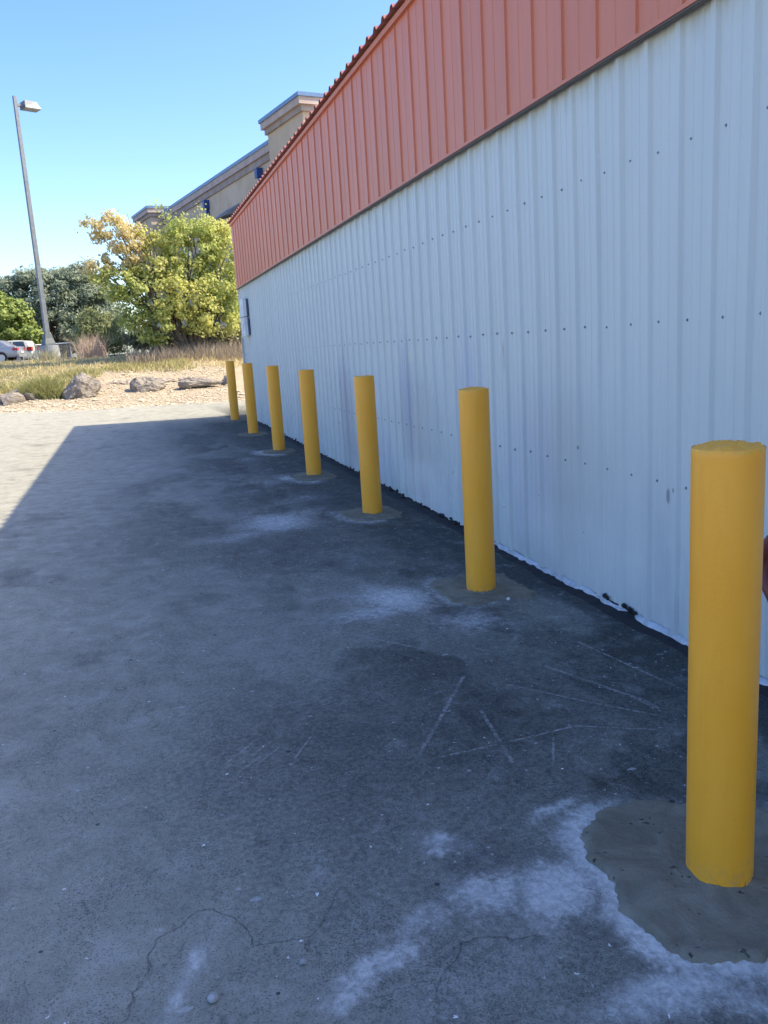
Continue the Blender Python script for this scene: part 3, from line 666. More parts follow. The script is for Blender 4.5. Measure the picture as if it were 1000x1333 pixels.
for i in range(7):
    t = empty('bollard', (BX[i], BY[i], gz(BX[i], BY[i])), random.uniform(-3, 3) if i else 0)
    tag(t, BL[i], 'bollard', 'yellow bollards in a row beside the shed')
    link('post', pm, YEL, t, True); link('cap', cap_mesh(i+1, (.013, .012, .004, .004, .004, .003, .003)[i]), YCAP, t, True)
    # concrete patch
    P = [Vector((a, b, 0)) for a, b in PATCH[i]]; c0 = Vector((BX[i], BY[i], 0)); out = []
    N = 260 if i < 3 else 90
    # resample outline by angle using Catmull interpolation
    m_ = len(P)
    for k in range(N):
        s_ = k*m_/N; j = int(s_); t_ = s_-j; p0, p1, p2, p3 = P[j-1], P[j % m_], P[(j+1) % m_], P[(j+2) % m_]
        q = p1.lerp(p2, t_) if i else .5*((2*p1)+(p2-p0)*t_+(2*p0-5*p1+4*p2-p3)*t_**2+(3*p1-p0-3*p2+p3)*t_**3)
        q += (q-c0).normalized()*(.022*mnoise.fractal(q*9, .8, 2, 5)+.010*mnoise.fractal(q*34+Vector((3, 0, i)), .8, 2, 3)); out.append(q)
    v = []; f = []; R = 16
    for r in range(R+1):
        u = r/R
        for q in out:
            inner = c0+(q-c0).normalized()*RB*.96; p_ = inner.lerp(q, u)
            h = .004+.012*math.exp(-((p_-c0).length-RB)/.018)*(0.5+.8*mnoise.noise(p_*22))+.010*(1-u)**.7+.006*mnoise.fractal(p_*7, .8, 2, 4)*(1 if u > .05 else .3)
            h = max(h, .0035)
            if r == R: h = -.012
            if r == R-1: h = .0065+.005*mnoise.noise(p_*26)
            if r == R-2: h = .009+.005*mnoise.noise(p_*18)
            v.append((p_.x-c0.x, p_.y-c0.y, gz(p_.x, p_.y)-gz(c0.x, c0.y)+h+.004))
    for r in range(R):
        for k in range(N): f.append((r*N+k, (r+1)*N+k, (r+1)*N+(k+1) % N, r*N+(k+1) % N))
    o = link('concrete_patch', mesh('concrete_patch', v, f), CONC, None, True); o.location = (c0.x, c0.y, gz(c0.x, c0.y))
    tag(o, PL[i], 'concrete patch', 'concrete patches round the bollards')

# dark red hose bend behind the nearest bollard
m = MB(); pts = []
for k in range(15):
    a = rad(-10+k*13); pts.append((WX-.09-.02*math.sin(a), 2.41+.17*math.cos(a), .46+.15*math.sin(a)))
pts = [(WX-.08, 2.24, .80), (WX-.09, 2.36, .70), (WX-.09, 2.44, .65), (WX-.09, 2.50, .585), (WX-.09, 2.515, .53), (WX-.09, 2.49, .47), (WX-.09, 2.44, .41), (WX-.09, 2.39, .33), (WX-.09, 2.35, .20), (WX-.09, 2.34, gz(WX, 2.4)+.01)]
m.tube(pts, .030, 14)
tag(m.build('bent_pipe', plain('dark_red_paint', (.17, .035, .028), .45), None, True), 'dark red bent pipe against the shed wall behind the nearest bollard', 'pipe')

# two pebbles in the foreground
STONE = plain('pebble_stone', (.34, .34, .33), .9, var=.2, sc=60)
rock('pebble', (.245, 1.715, gz(.24, 1.72)+.006), (.009, .008, .007), 4, STONE, 'pale pebble lying by the crack end in the near asphalt', 'pebble', sub=2, amp=.3)
rock('pebble', (.03, 1.675, gz(.03, 1.68)+.007), (.012, .013, .010), 6, STONE, 'grey pebble near the bottom edge beside the white streak', 'pebble', sub=2, amp=.35)
rock('pebble', (1.87, 3.99, gz(1.87, 3.99)+.014), (.011, .011, .010), 9, plain('white_stone', (.6, .6, .6), .8), 'small white pebble on the edge of the second concrete patch', 'pebble', sub=2, amp=.3)

# ------------------------------------------------------------------ lamp post
LM = plain('galvanised_grey', (.17, .19, .21), .5, .2)
LB = (-3.13, 42.0); lz = float(bankz(*LB)); ZT = 13.05
lamp = empty('lamp_post', (LB[0], LB[1], lz), rad(28)); tag(lamp, 'tall grey square lamp post with one shoebox head above the upper lot', 'street lamp')
m = MB(); hp = ZT-lz
v = []; 
for z, s in ((.75, .10), (hp, .068)): v += [(-s, -s, z), (s, -s, z), (s, s, z), (-s, s, z)]
m.add(v, [(0,1,5,4),(1,2,6,5),(2,3,7,6),(3,0,4,7),(4,5,6,7)]); m.build('pole', LM, lamp)
m = MB(); n = 20
m.tube([(0, 0, -.3), (0, 0, .72)], .42, 24); m.build('pedestal', plain('pedestal_concrete', (.27, .29, .32), .85), lamp, False)
m = MB(); v = []
for z, s in ((.72, .24), (.80, .24), (1.05, .17), (1.25, .15)): v += [(-s, -s, z), (s, -s, z), (s, s, z), (-s, s, z)]
m.add(v, [(i*4+k, i*4+(k+1) % 4, (i+1)*4+(k+1) % 4, (i+1)*4+k) for i in range(3) for k in range(4)]+[(12, 13, 14, 15)]); m.build('base_cover', plain('base_cover_dark', (.10, .12, .13), .6), lamp)
m = MB(); m.box(.067, .36, -.05, .05, hp-.42, hp-.30); m.build('arm', LM, lamp)
hd = MB(); zc = hp-.34; x0, x1 = .30, 1.02
v = [(x0, -.30, zc-.13), (x1, -.30, zc-.13), (x1, .30, zc-.13), (x0, .30, zc-.13), (x0+.02, -.26, zc+.17), (x1-.16, -.22, zc+.17), (x1-.16, .22, zc+.17), (x0+.02, .26, zc+.17)]
hd.add(v, [(0,3,2,1),(4,5,6,7),(0,1,5,4),(1,2,6,5),(2,3,7,6),(3,0,4,7)]); ho = hd.build('lamp_head', LM, lamp)
m = MB(); m.box(x0+.06, x1-.06, -.24, .24, zc-.15, zc-.131); m.build('lens', plain('lamp_lens', (.55, .58, .6), .25), ho)

# ------------------------------------------------------------------ beige building behind
M = Mat('beige_stucco', .9, spec=.2); p = M.coord(); a = M.noise(p, .9, 5, .6); b = M.noise(p, 25, 3)
M.color(M.mix(M.step(a, .35, .68), (.50, .40, .29), (.58, .475, .36))); M.bump(b, .01, .6); STUC = M.m
BAND = plain('cornice_brown', (.33, .27, .245), .9, sc=1.5); BAND2 = plain('cornice_pale', (.44, .36, .325), .9, sc=1.5)
BLUE = plain('blue_coping', (.11, .20, .36), .4, var=.05); BLUED = plain('blue_leader', (.02, .06, .22), .5)
GLASS = plain('window_glass', (.10, .16, .22), .12, var=.2, sc=1, spec=.8); GREYF = plain('window_frame_grey', (.45, .46, .47), .5)
ba = math.atan2(.2, .98)     # turned so that its long face runs away to the left
bb = empty('beige_building', (7.76, 33.27, 1.7), ba)
tag(bb, 'large beige stucco building with blue roof coping, behind the yellowing tree', 'building')
def bbx(name, mat, boxes, parent=None):
    m = MB()
    for b_ in boxes: m.box(*b_)
    o = m.build(name, mat, parent or bb); return o
RZ = 1.7; D0 = .72
bbx('wall', STUC, [(D0, 24, 3.89, 24.6, -1, 10.38-RZ)])
def tower(s0, s1, ztop, xw):
    h = ztop-RZ
    bbx('corner_tower', STUC, [(0.0, xw, s0, s1, -1, h-.62)])
    bbx('cornice_step', BAND, [(-.10, xw+.1, s0-.10, s1+.10, h-.62, h-.40)])
    bbx('cornice', BAND2, [(-.22, xw+.2, s0-.22, s1+.22, h-.40, h-.14)])
    bbx('coping', BLUE, [(-.28, xw+.26, s0-.28, s1+.28, h-.14, h)])
tower(0.18, 3.88, 11.0, 9.0); tower(24.61, 28.4, 10.95, 9.0)
h = 10.53-RZ
bbx('cornice_step', BAND, [(D0-.07, D0+.4, 4.17, 24.33, h-.75, h-.45)])
bbx('cornice', BAND2, [(D0-.16, D0+.4, 4.17, 24.33, h-.449, h-.15)])
bbx('coping', BLUE, [(D0-.20, D0+.5, 4.17, 24.33, h-.149, h)])
for s in (6.75, 14.9):
    bbx('leader_head', BLUED, [(D0-.30, D0-.01, s-.16, s+.16, 9.66-RZ-.42, 9.66-RZ)])
    bbx('downspout', BLUED, [(D0-.18, D0-.01, s-.06, s+.06, 0, 9.66-RZ-.421)])
for s in (11.0, 19.5):
    w_ = bbx('window', GREYF, [(D0-.06, D0-.012, s-.8, s+.8, 4.9, 6.5)])
    bbx('pane', GLASS, [(D0-.075, D0-.061, s-.72, s-.04, 4.98, 6.42), (D0-.075, D0-.061, s+.04, s+.72, 4.98, 6.42)], w_)
    m = MB(); m.add([(D0-.02, s-1, 7.0), (D0-.02, s+1, 7.0), (D0-.9, s+1, 6.45), (D0-.9, s-1, 6.45), (D0-.02, s-1, 6.6), (D0-.02, s+1, 6.6), (D0-.88, s+1, 6.4), (D0-.88, s-1, 6.4)], [(0,1,2,3),(4,7,6,5),(3,2,6,7),(0,3,7,4),(1,5,6,2)]); m.build('awning', plain('awning_grey', (.2, .21, .23), .7), bb)

# ------------------------------------------------------------------ foliage
def leafmat(name, cols, trans=.35):
    M = Mat(name, .6, spec=.3); at = M.attr('tint'); s = M.n('ShaderNodeSeparateColor'); M.l(at.outputs['Color'], s.inputs[0])
    c = M.mix(s.outputs[0], cols[0], cols[1]); c = M.mix(s.outputs[1], c, cols[2]); M.color(c)
    tr = M.n('ShaderNodeBsdfTranslucent'); M.l(c, tr.inputs[0]); mx = M.n('ShaderNodeMixShader'); mx.inputs[0].default_value = trans
    out = M.t.nodes['Material Output']; M.l(M.b.outputs[0], mx.inputs[1]); M.l(tr.outputs[0], mx.inputs[2]); M.l(mx.outputs[0], out.inputs[0]); return M.m
def leaves(name, centers, normals, size, mat, tint, parent=None, aspect=.7, droop=0):
    n = len(centers); c = np.array(centers); nr = np.array(normals)+RNG.normal(0, .55, (n, 3)); nr /= np.linalg.norm(nr, axis=1)[:, None]
    t = RNG.normal(0, 1, (n, 3)); t[:, 2] -= droop; t -= nr*(t*nr).sum(1)[:, None]; t /= np.linalg.norm(t, axis=1)[:, None]; b = np.cross(nr, t)
    s = (size*(.6+.8*RNG.random(n)))[:, None]
    bend = nr*s*.25
    V = np.stack([c-t*s, c+b*s*aspect-bend, c+t*s, c-b*s*aspect-bend], 1).reshape(-1, 3)
    F = np.arange(n*4).reshape(-1, 4)
    me = bpy.data.meshes.new(name); me.vertices.add(len(V)); me.vertices.foreach_set('co', V.ravel())
    me.loops.add(F.size); me.loops.foreach_set('vertex_index', F.ravel().astype(np.int32)); me.polygons.add(n); me.polygons.foreach_set('loop_start', np.arange(0, F.size, 4, dtype=np.int32)); me.update(calc_edges=True)
    vcol(me, 'tint', np.repeat(np.array(tint), 4, axis=0))
    return link(name, me, mat, parent)
def fromcam(px, py, Y):
    d = _fw+_R*((px-500)/FPX)+_U*((666.5-py)/FPX); t = Y/d.y; return np.array([d.x*t, Y, CAMH+d.z*t])
def crown(lobes, nclump, per, crad, leaf, tintf, inner=.55):
    """lobes: (centre, radii); returns leaf centres, normals, tints"""
    vol = np.array([r[0]*r[1]*r[2] for _, r in lobes])**.67; vol /= vol.sum(); C, N, T = [], [], []
    for k in range(nclump):
        i = RNG.choice(len(lobes), p=vol); c, r = lobes[i]; d = RNG.normal(0, 1, 3); d /= np.linalg.norm(d); q = inner+(1.06-inner)*RNG.random()**.6
        p = np.array(c)+d*np.array(r)*q
        hidden = sum(np.sum(((p-np.array(c2))/np.array(r2))**2) < .3 for j, (c2, r2) in enumerate(lobes) if j != i)
        if hidden and RNG.random() < .7: continue
        cr = crad*(.6+.8*RNG.random()); m_ = int(per*(.6+.8*RNG.random()))
        dd = RNG.normal(0, 1, (m_, 3)); dd /= np.linalg.norm(dd, axis=1)[:, None]; rr = RNG.random(m_)[:, None]**.5
        pts_ = p+dd*rr*cr*np.array([1, 1, .75]); C.append(pts_); N.append(dd*.7+d*.5+np.array([0, 0, .35])); T.append(tintf(p, m_))
    return np.concatenate(C), np.concatenate(N), np.concatenate(T)
BARK = plain('bark', (.12, .095, .07), .95, sc=8, bump=.01, var=.3)
def limbs(base, tips, r0, name, parent, splits=2):
    m = MB(); base = Vector(base)
    for tp in tips:
        tp = Vector(tp); mid = base.lerp(tp, .5)+Vector((random.uniform(-.2, .2), random.uniform(-.2, .2), random.uniform(.0, .3))); q1 = base.lerp(mid, .5)+Vector((0, 0, .15))
        m.tube([base, q1, mid, mid.lerp(tp, .5)+Vector((random.uniform(-.1, .1), 0, .08)), tp], [r0, r0*.8, r0*.55, r0*.35, r0*.12], 7)
        for s_ in range(splits):
            e = tp+Vector((random.uniform(-1, 1), random.uniform(-1, 1), random.uniform(-.2, .8)))*.9; m.tube([mid, mid.lerp(e, .5)+Vector((0, 0, .1)), e], [r0*.4, r0*.25, r0*.07], 6)
    return m.build(name, BARK, parent, True)
def tree(name, base, lobes, label, nclump, per, crad, leaf, mat, tintf, r0=.12, cat='tree', aspect=.7, droop=0, extra=None, inner=.55):
    t = empty(name, tuple(base)); tag(t, label, cat)
    C, N, T = crown(lobes, nclump, per, crad, leaf, tintf, inner)
    if extra:
        C = np.concatenate([C, extra[0]]); N = np.concatenate([N, extra[1]]); T = np.concatenate([T, extra[2]])
    zb = float(base[2]); ok = C[:, 2] > zb+.1; C, N, T = C[ok], N[ok], T[ok]
    o = leaves('crown', C-np.array(base), N, leaf, mat, T, t, aspect, droop)
    limbs((0, 0, -.2), [tuple(np.array(c)-np.array(base)) for c, _ in lobes], r0, 'trunk', t)
    return t
# yellowing tree in front of the beige building
def L(px, py, rx, ry, Y, ryd=None):
    k = Y/FPX*1.03; return (fromcam(px, py, Y), (rx*k, (ryd or (rx+ry)/2)*k, ry*k))
YT = 31.0
lob = [L(245,318,42,30,YT),L(270,300,26,18,YT),L(207,338,32,27,YT),L(195,385,38,30,YT),L(240,380,45,34,YT),L(285,365,28,38,YT),L(295,330,16,25,YT),L(215,420,42,22,YT),L(275,415,36,24,YT),
       L(143,298,24,17,YT),L(165,310,24,17,YT),L(122,296,13,9,YT),L(158,335,20,13,YT),L(130,352,20,15,YT),L(158,372,20,22,YT),L(172,410,12,16,YT),L(300,400,16,24,YT),L(176,312,12,9,YT)]
def t1(p, m_):
    u = (p[0]-fromcam(150, 300, YT)[0]); yel = .5+.28*math.sin(p[0]*1.7+p[2]*1.1)+.25*(RNG.random()-.5)
    brown = .75 if (p[0] < fromcam(185, 300, YT)[0] and p[2] > fromcam(150, 350, YT)[2]) else .12*RNG.random()
    g = np.clip(yel+RNG.normal(0, .15, m_), 0, 1); b = np.clip(brown+RNG.normal(0, .12, m_), 0, 1); return np.stack([g, b, b*0], 1)
LEAF1 = leafmat('yellowing_leaf', [(.36, .45, .13), (.68, .67, .22), (.72, .60, .36)], .55)
ex = ([], [], [])
for (a, b, n_) in [((232,300),(203,266),110), ((238,300),(228,278),60), ((300,330),(303,292),50), ((120,295),(97,300),12), ((150,290),(150,277),20), ((235,330),(212,300),80), ((150,400),(150,372),20), ((262,285),(262,270),30)]:
    A, B = fromcam(*a, YT), fromcam(*b, YT)
    for k in range(n_):
        u = random.random(); ex[0].append(A+(B-A)*u+RNG.normal(0, .10+.05*u, 3)); ex[1].append(RNG.normal(0, 1, 3)+[0, 0, .5]); ex[2].append([.35, 0, 0])
ex = tuple(np.array(e) for e in ex)
tb = fromcam(250, 452, YT); tb[2] = float(bankz(tb[0], tb[1]))
tree('yellowing_tree', tb, lob, 'broad yellow green tree with browning leaves beside the far shed corner', 520, 80, .29, .050, LEAF1, t1, .085, aspect=.8, extra=ex)
# dark silvery tree farther back
LEAF2 = leafmat('silvery_leaf', [(.14, .19, .11), (.35, .41, .29), (.42, .47, .40)], .45)
def t2(p, m_): return np.stack([np.clip(RNG.random()*.6+RNG.random(m_)*.5, 0, 1), RNG.random(m_)*.3, np.zeros(m_)], 1)
Y2 = 72.0
lob = [L(72,392,40,34,Y2),L(105,378,30,26,Y2),L(45,385,30,28,Y2),L(20,392,24,26,Y2),L(125,402,28,30,Y2),L(80,425,55,24,Y2),L(100,362,16,12,Y2),L(60,366,18,13,Y2),L(-25,400,30,25,Y2),L(120,435,30,16,Y2),L(135,385,18,14,Y2)]
b2 = fromcam(80, 460, Y2); b2[2] = float(bankz(b2[0], b2[1]))
tree('silvery_tree', b2, lob, 'large dark silvery green tree standing behind the lamp post', 640, 80, .62, .135, LEAF2, t2, .3, aspect=.45, droop=.3)
# bright green tree behind the parked cars
LEAF3 = leafmat('bright_leaf', [(.14, .22, .045), (.30, .38, .09), (.4, .4, .15)], .35)
Y3 = 66.0
lob = [L(8,415,28,20,Y3),L(-15,405,24,22,Y3),L(28,432,24,13,Y3),L(-30,425,30,20,Y3),L(5,435,36,12,Y3),L(42,440,12,8,Y3)]
b3 = fromcam(0, 460, Y3); b3[2] = float(bankz(b3[0], b3[1]))
tree('bright_green_tree', b3, lob, 'bright green leafy tree at the left edge above the parked cars', 330, 56, .5, .14, LEAF3, t2, .2)
# feathery shrub by the lamp
LEAF4 = leafmat('willowy_leaf', [(.14, .19, .07), (.29, .33, .15), (.38, .36, .2)], .3)
Y4 = 46.0
lob = [L(132,432,24,22,Y4),L(148,445,14,14,Y4),L(112,440,16,16,Y4),L(122,420,16,14,Y4)]
b4 = fromcam(130, 465, Y4); b4[2] = float(bankz(b4[0], b4[1]))
tree('feathery_shrub', b4, lob, 'feathery grey green shrub between the lamp post and the yellowing tree', 170, 60, .4, .12, LEAF4, t2, .05, 'shrub', aspect=.2, droop=-1.2)
# more far trees, so that the terrace has an edge on both sides
for i, (x, y, s, lb) in enumerate([(-26, 80, 1.0, 'tall dark tree beyond the left edge of the upper lot'), (-40, 74, 1.2, 'wide dark tree far left beyond the upper lot')]):
    z = float(bankz(x, y)); lo = [((x+a*s, y+b*s, z+c*s), (r*s, r*s, r*s*.8)) for a, b, c, r in ((0, 0, 4.5, 3), (-2, 1, 3, 2.6), (2.2, 0, 3.2, 2.6), (.5, 0, 6.5, 2))]
    tree('far_tree', np.array([x, y, z]), lo, lb, 160, 40, .9, .25, LEAF2, t2, .3)

# blades: weeds, grass and dry brush
def blades(name, pts, hts, mat, tint, width=.02, lean=.35, kind='stuff', parent=None, label=None, cat=None):
    n = len(pts); P = np.array(pts); H = np.array(hts)[:, None]; a = RNG.random(n)*6.283; W = np.stack([np.cos(a), np.sin(a), a*0], 1)*width*(.6+.8*RNG.random((n, 1)))
    ln = RNG.normal(0, lean, (n, 3)); ln[:, 2] = 0; up = np.array([0, 0, 1.])
    m1 = P+(up*.55+ln*.3)*H; tp = P+(up*.95+ln*.95)*H
    V = np.stack([P-W, P+W, m1+W*.75, m1-W*.75, tp], 1).reshape(-1, 3); F = []
    for k in range(n): F += [(5*k, 5*k+1, 5*k+2, 5*k+3), (5*k+3, 5*k+2, 5*k+4)]
    me = mesh(name, V, F); vcol(me, 'tint', np.repeat(np.array(tint), 5, axis=0)); o = link(name, me, mat, parent)
    if kind: o['kind'] = kind
    if label: tag(o, label, cat)
    return o
GRASS = leafmat('dry_grass_blade', [(.25, .27, .09), (.66, .55, .28), (.46, .38, .25)], .3)
pts = []; hts = []; tt = []
while len(pts) < 12000:
    x = random.uniform(-8, 6.5); d = 4.1+abs(random.gauss(0, 1))*3.2; y = float(edge(x))+d
    if y > 36: continue
    nz = float(fbm(np.array([x*.9]), np.array([y*.9]), 3)[0])
    if d < 6.9+(nz-.5)*3.8+(-1.8 if x < -1.7 else 0.): continue
    if random.random() > (.35+nz)*.75: continue
    g = min(1, max(0, .70+.09*(x+2)+random.gauss(0, .2)+.5*(nz-.5))); h = random.uniform(.05, .19)*(1+.5*(nz-.4))
    if x > 1.8 and random.random() < .4: h *= 1.7; g = min(1, g+.3)
    pts.append((x, y, float(0))); hts.append(h); tt.append((g, .25*random.random(), 0))
pa = np.array(pts); pa[:, 2] = bankz(pa[:, 0], pa[:, 1])-.02
blades('bank_grass', pa, hts, GRASS, tt, .012, .5)
# green weeds spilling down at the left
pts = []; hts = []; tt = []
for (cx, cy, r, hh, n_, g) in [(-2.3, 25.9, .55, .75, 1300, .10), (-1.95, 25.5, .35, .45, 700, .03), (-3.0, 27.4, .9, .4, 700, .35), (-4.2, 27.5, .9, .4, 600, .4), (-1.9, 27.0, .5, .35, 400, .3), (-1.4, 28.2, .8, .35, 600, .3), (.2, 29.2, 1.0, .3, 700, .35), (1.6, 29.0, .8, .3, 500, .4), (-5.2, 27, .9, .5, 600, .2)]:
    for k in range(n_):
        a = random.random()*6.283; q = r*math.sqrt(random.random()); x = cx+q*math.cos(a); y = cy+q*math.sin(a); pts.append((x, y, float(bankz(x, y))-.02)); hts.append(hh*(1-.5*(q/r)**2)*random.uniform(.6, 1.1)); tt.append((max(0, g+random.gauss(0, .12)), .15*random.random(), 0))
blades('green_weeds', pts, hts, GRASS, tt, .013, .45)
# tall dry stems beneath the tree and by the fence
pts = []; hts = []; tt = []
for k in range(3600):
    x = random.uniform(.2, 5.6); y = random.uniform(29.6, 31.4); pts.append((x, y, float(bankz(x, y))-.02)); hts.append(random.uniform(.15, .75)*(.6+.6*float(fbm(np.array([x*1.3]), np.array([2.]))[0]))); tt.append((random.uniform(.2, .7), random.uniform(.3, 1), 0))
blades('dry_brush', pts, hts, leafmat('dry_stem', [(.20, .18, .11), (.50, .41, .29), (.36, .30, .24)], .3), tt, .010, .25)
pts = []; hts = []; tt = []
for k in range(420):
    x = random.gauss(-1.25, .28); y = random.uniform(38, 41); pts.append((x, y, float(bankz(x, y))-.02)); hts.append(random.uniform(.5, 1.35)); tt.append((random.uniform(.5, 1), random.uniform(.3, 1), 0))
for k in range(260):
    x = random.gauss(-3.0, .3); y = random.uniform(37, 40); pts.append((x, y, float(bankz(x, y))-.02)); hts.append(random.uniform(.3, .7)); tt.append((random.uniform(0, .5), random.uniform(0, .3), 0))
blades('tall_dry_stems', pts, hts, leafmat('pale_stem', [(.22, .26, .13), (.56, .44, .32), (.48, .35, .28)], .3), tt, .013, .35)

# understorey shrub dark under the tree
lob = [L(215,440,40,14,32.5),L(270,442,34,14,32.5),L(300,436,18,14,32.5),L(185,440,18,10,32.5)]
b5 = fromcam(240, 465, 32.5); b5[2] = float(bankz(b5[0], b5[1]))
tree('low_scrub', b5, lob, 'low dark scrub growing under the yellowing tree', 150, 50, .3, .06, leafmat('scrub_leaf', [(.09, .11, .05), (.22, .21, .12), (.3, .26, .18)], .2), t2, .03, 'shrub')

# ------------------------------------------------------------------ chain link fence
YF = 52.0; fa, fb_ = fromcam(46, 452, YF), fromcam(106, 448, YF); zf = float(bankz(fa[0], YF)); ft = fa[2]+.12
fz0 = ft-.95
fen = empty('chain_link_fence', (fa[0], YF, zf)); tag(fen, 'low chain link fence panel with pale rails beside the lamp post', 'fence')
RAIL = plain('fence_galvanised', (.55, .57, .58), .4, .3); Lf = fb_[0]-fa[0]
m = MB(); m.tube([(0, 0, ft-zf), (Lf, 0, ft-zf+.02)], .035, 8); m.build('top_rail', RAIL, fen, True)
m = MB(); m.tube([(0, 0, fz0-zf), (Lf, 0, fz0-zf+.06)], .028, 8); m.build('bottom_rail', RAIL, fen, True)
for u in np.linspace(0, 1, 5):
    m = MB(); m.tube([(Lf*u, 0, -.1), (Lf*u, 0, ft-zf+.05)], .035, 8); m.build('post', RAIL, fen, True)
m = MB(); hh = ft-fz0; u = -hh
while u < Lf:
    for sgn in (1, -1):
        a = max(u, 0.0); b = min(u+hh, Lf)
        if b <= a: continue
        za, zb = (a-u, b-u) if sgn > 0 else (hh-(a-u), hh-(b-u)); m.tube([(a, .01*sgn, fz0-zf+za), (b, .01*sgn, fz0-zf+zb)], .006, 4, False)
    u += .10
q = m.build('wire_mesh', plain('wire_grey', (.22, .23, .25), .6), fen); q['kind'] = 'stuff'

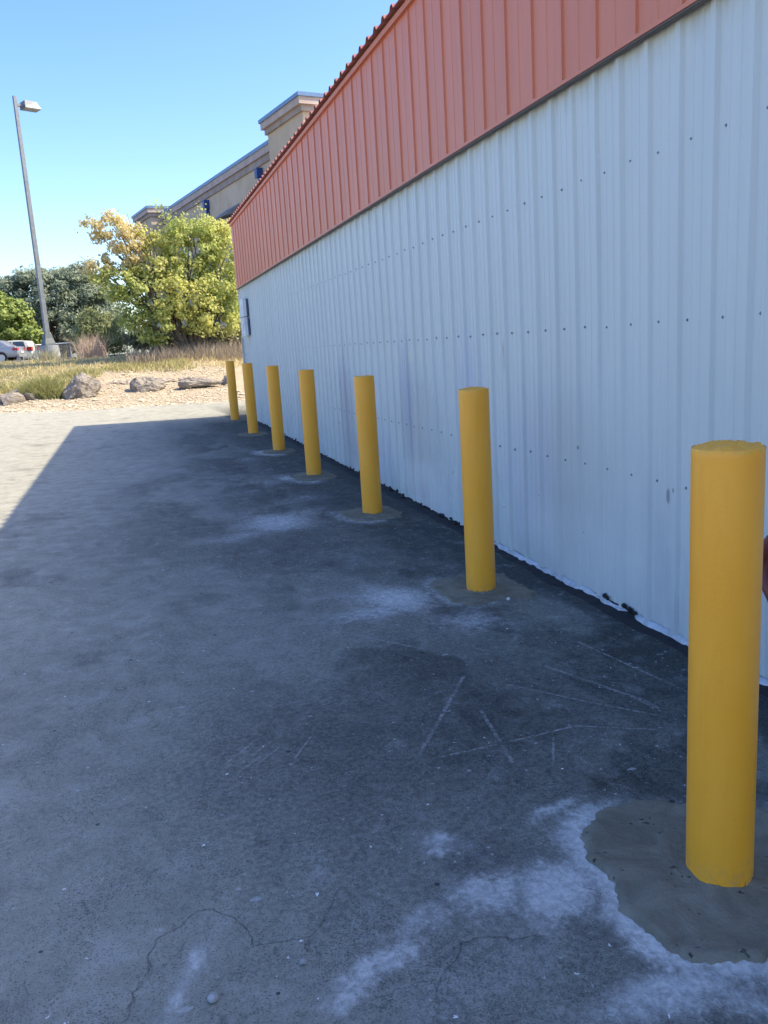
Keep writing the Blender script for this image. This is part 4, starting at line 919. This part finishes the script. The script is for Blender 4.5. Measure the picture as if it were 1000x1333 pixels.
# ------------------------------------------------------------------ parked cars
TYRE = plain('tyre_rubber', (.02, .02, .02), .85); RIM = plain('wheel_rim', (.5, .5, .52), .35, .6); CGL = plain('car_glass', (.035, .05, .06), .08, spec=.9, var=.1); TAIL = plain('tail_light_red', (.45, .03, .02), .3)
PLATE = plain('plate_white', (.6, .6, .58), .5); BUMP = plain('bumper_dark', (.08, .08, .085), .6)
def car(name, loc, rz, label, paint, prof, roof, Wd, wheels, wr=.31):
    """prof: lower body outline (x,z) clockwise from rear bottom; roof: greenhouse outline; x forward negative"""
    t = empty(name, loc, rz); tag(t, label, 'car')
    def ext(outline, w0, w1, nm, mat, zlo, zhi, par=t, inset=0):
        n = len(outline); v = []
        for s in (-1, 1):
            for x, z in outline:
                k = (z-zlo)/(zhi-zlo); ww = w0+(w1-w0)*max(0, min(1, k)); v.append((x, s*ww, z))
        f = [tuple(reversed(range(n))), tuple(range(n, 2*n))]+[(i, (i+1) % n, n+(i+1) % n, n+i) for i in range(n)]
        me = mesh(nm, v, f); o = link(nm, me, mat, par); bv = o.modifiers.new('b', 'BEVEL'); bv.width = .05; bv.segments = 3; bv.limit_method = 'ANGLE'; bv.angle_limit = rad(25)
        for p_ in me.polygons: p_.use_smooth = True
        return o
    ext(prof, Wd, Wd*.97, 'body', paint, .3, .95); ext(roof, Wd*.93, Wd*.74, 'cabin', paint, .9, 1.45)
    # side and rear windows, 6 mm proud of the cabin skin
    rx = [p[0] for p in roof]; x0, x1 = min(rx), max(rx)
    ztop = max(p[1] for p in roof); zb = min(p[1] for p in roof)
    def side_at(z): return Wd*.93+(Wd*.74-Wd*.93)*max(0, min(1, (z-.9)/.55))
    for s in (-1, 1):
        for (a0, a1, b0, b1) in WIN:
            m = MB(); z0, z1 = zb+.05, ztop-.10
            pts_ = [(a0, z0), (a1, z0), (b1, z1), (b0, z1)]
            v = [(x, s*(side_at(z)+.012), z) for x, z in pts_]+[(x, s*(side_at(z)-.03), z) for x, z in pts_]
            m.add(v, [(0,1,2,3),(4,7,6,5),(0,4,5,1),(1,5,6,2),(2,6,7,3),(3,7,4,0)]); m.build('side_window', CGL, t)
    xr = REAR; m = MB(); v = [(xr[0]+.012, -Wd*.72, xr[1]), (xr[0]+.012, Wd*.72, xr[1]), (xr[2]+.012, Wd*.62, xr[3]), (xr[2]+.012, -Wd*.62, xr[3])]; v += [(x-.06, y, z) for x, y, z in v]
    m.add(v, [(0,1,2,3),(4,7,6,5),(0,4,5,1),(1,5,6,2),(2,6,7,3),(3,7,4,0)]); m.build('rear_window', CGL, t)
    xe = max(p[0] for p in prof)
    for s in (-1, 1):
        m = MB(); y0, y1 = sorted((s*Wd*.62, s*(Wd+.004))); m.box(xe-.28, xe+.02, y0, y1, TL[0], TL[1]); m.build('tail_light', TAIL, t)
    m = MB(); m.box(xe-.1, xe+.03, -.25, .25, .55, .67); m.build('number_plate', PLATE, t)
    m = MB(); m.box(xe-.2, xe+.05, -Wd*.9, Wd*.9, .32, .5); o = m.build('rear_bumper', BUMP if TL[2] else paint, t)
    for x in wheels:
        for s in (-1, 1):
            m = MB(); m.tube([(x, s*(Wd-.18), wr), (x, s*(Wd+.015), wr)], wr, 28); o = m.build('wheel', TYRE, t, True)
            m = MB(); m.tube([(x, s*(Wd-.02), wr), (x, s*(Wd+.028), wr)], wr*.66, 20); m.build('rim', RIM, o)
            m = MB(); m.tube([(x, s*(Wd-.03), wr+.02), (x, s*(Wd+.006), wr+.02)], wr*1.16, 28); m.build('wheel_arch', BUMP, t)
    m = MB(); m.tube([(x1-2.2, Wd*.95, .98), (x1-2.2, Wd*1.12, 1.0)], .07, 8); m.build('mirror', paint, t, True)
SILV = Mat('silver_car_paint', .3, .5).m; SILV.node_tree.nodes['Principled BSDF'].inputs['Base Color'].default_value = (.30, .31, .34, 1)
CREM = Mat('white_car_paint', .3, 0).m; CREM.node_tree.nodes['Principled BSDF'].inputs['Base Color'].default_value = (.50, .51, .45, 1)
e = fromcam(30, 470, 58.0); zc_ = float(bankz(e[0]-1.5, 58.0))
# sedan: x=0 is its tail, body runs to -x
TL = (.72, .88, 0); REAR = (-.52, 1.0, -1.02, 1.34)
WIN = [(-1.9, -.95, -1.75, -1.25), (-2.95, -1.98, -2.45, -1.83)]
car('silver_sedan', (e[0], 58.0, zc_-.05), rad(-12), 'silver sedan with its tail toward the lamp post, at the left edge', SILV,
    [(0, .38), (.02, .7), (-.05, .95), (-.5, 1.0), (-3.0, .97), (-4.3, .82), (-4.5, .6), (-4.5, .3), (-.2, .3)], [(-.42, .95), (-1.05, 1.38), (-1.6, 1.44), (-2.3, 1.41), (-3.1, .93)], .84, (-.98, -3.6))
e = fromcam(48, 470, 62.5); zc_ = float(bankz(e[0]-1.5, 62.0))
TL = (.85, 1.12, 0); REAR = (-.10, 1.08, -.30, 1.46)
WIN = [(-1.25, -.35, -1.2, -.5), (-2.3, -1.33, -2.2, -1.28), (-3.25, -2.38, -2.75, -2.28)]
car('white_wagon', (e[0], 62.5, zc_-.18), rad(-12), 'cream white station wagon parked behind the silver sedan', CREM,
    [(0, .38), (.02, .8), (-.05, 1.02), (-3.2, .99), (-4.4, .85), (-4.6, .6), (-4.6, .3), (-.2, .3)], [(-.03, .95), (-.28, 1.52), (-1.0, 1.60), (-2.5, 1.55), (-3.35, .95)], .86, (-.95, -3.7))
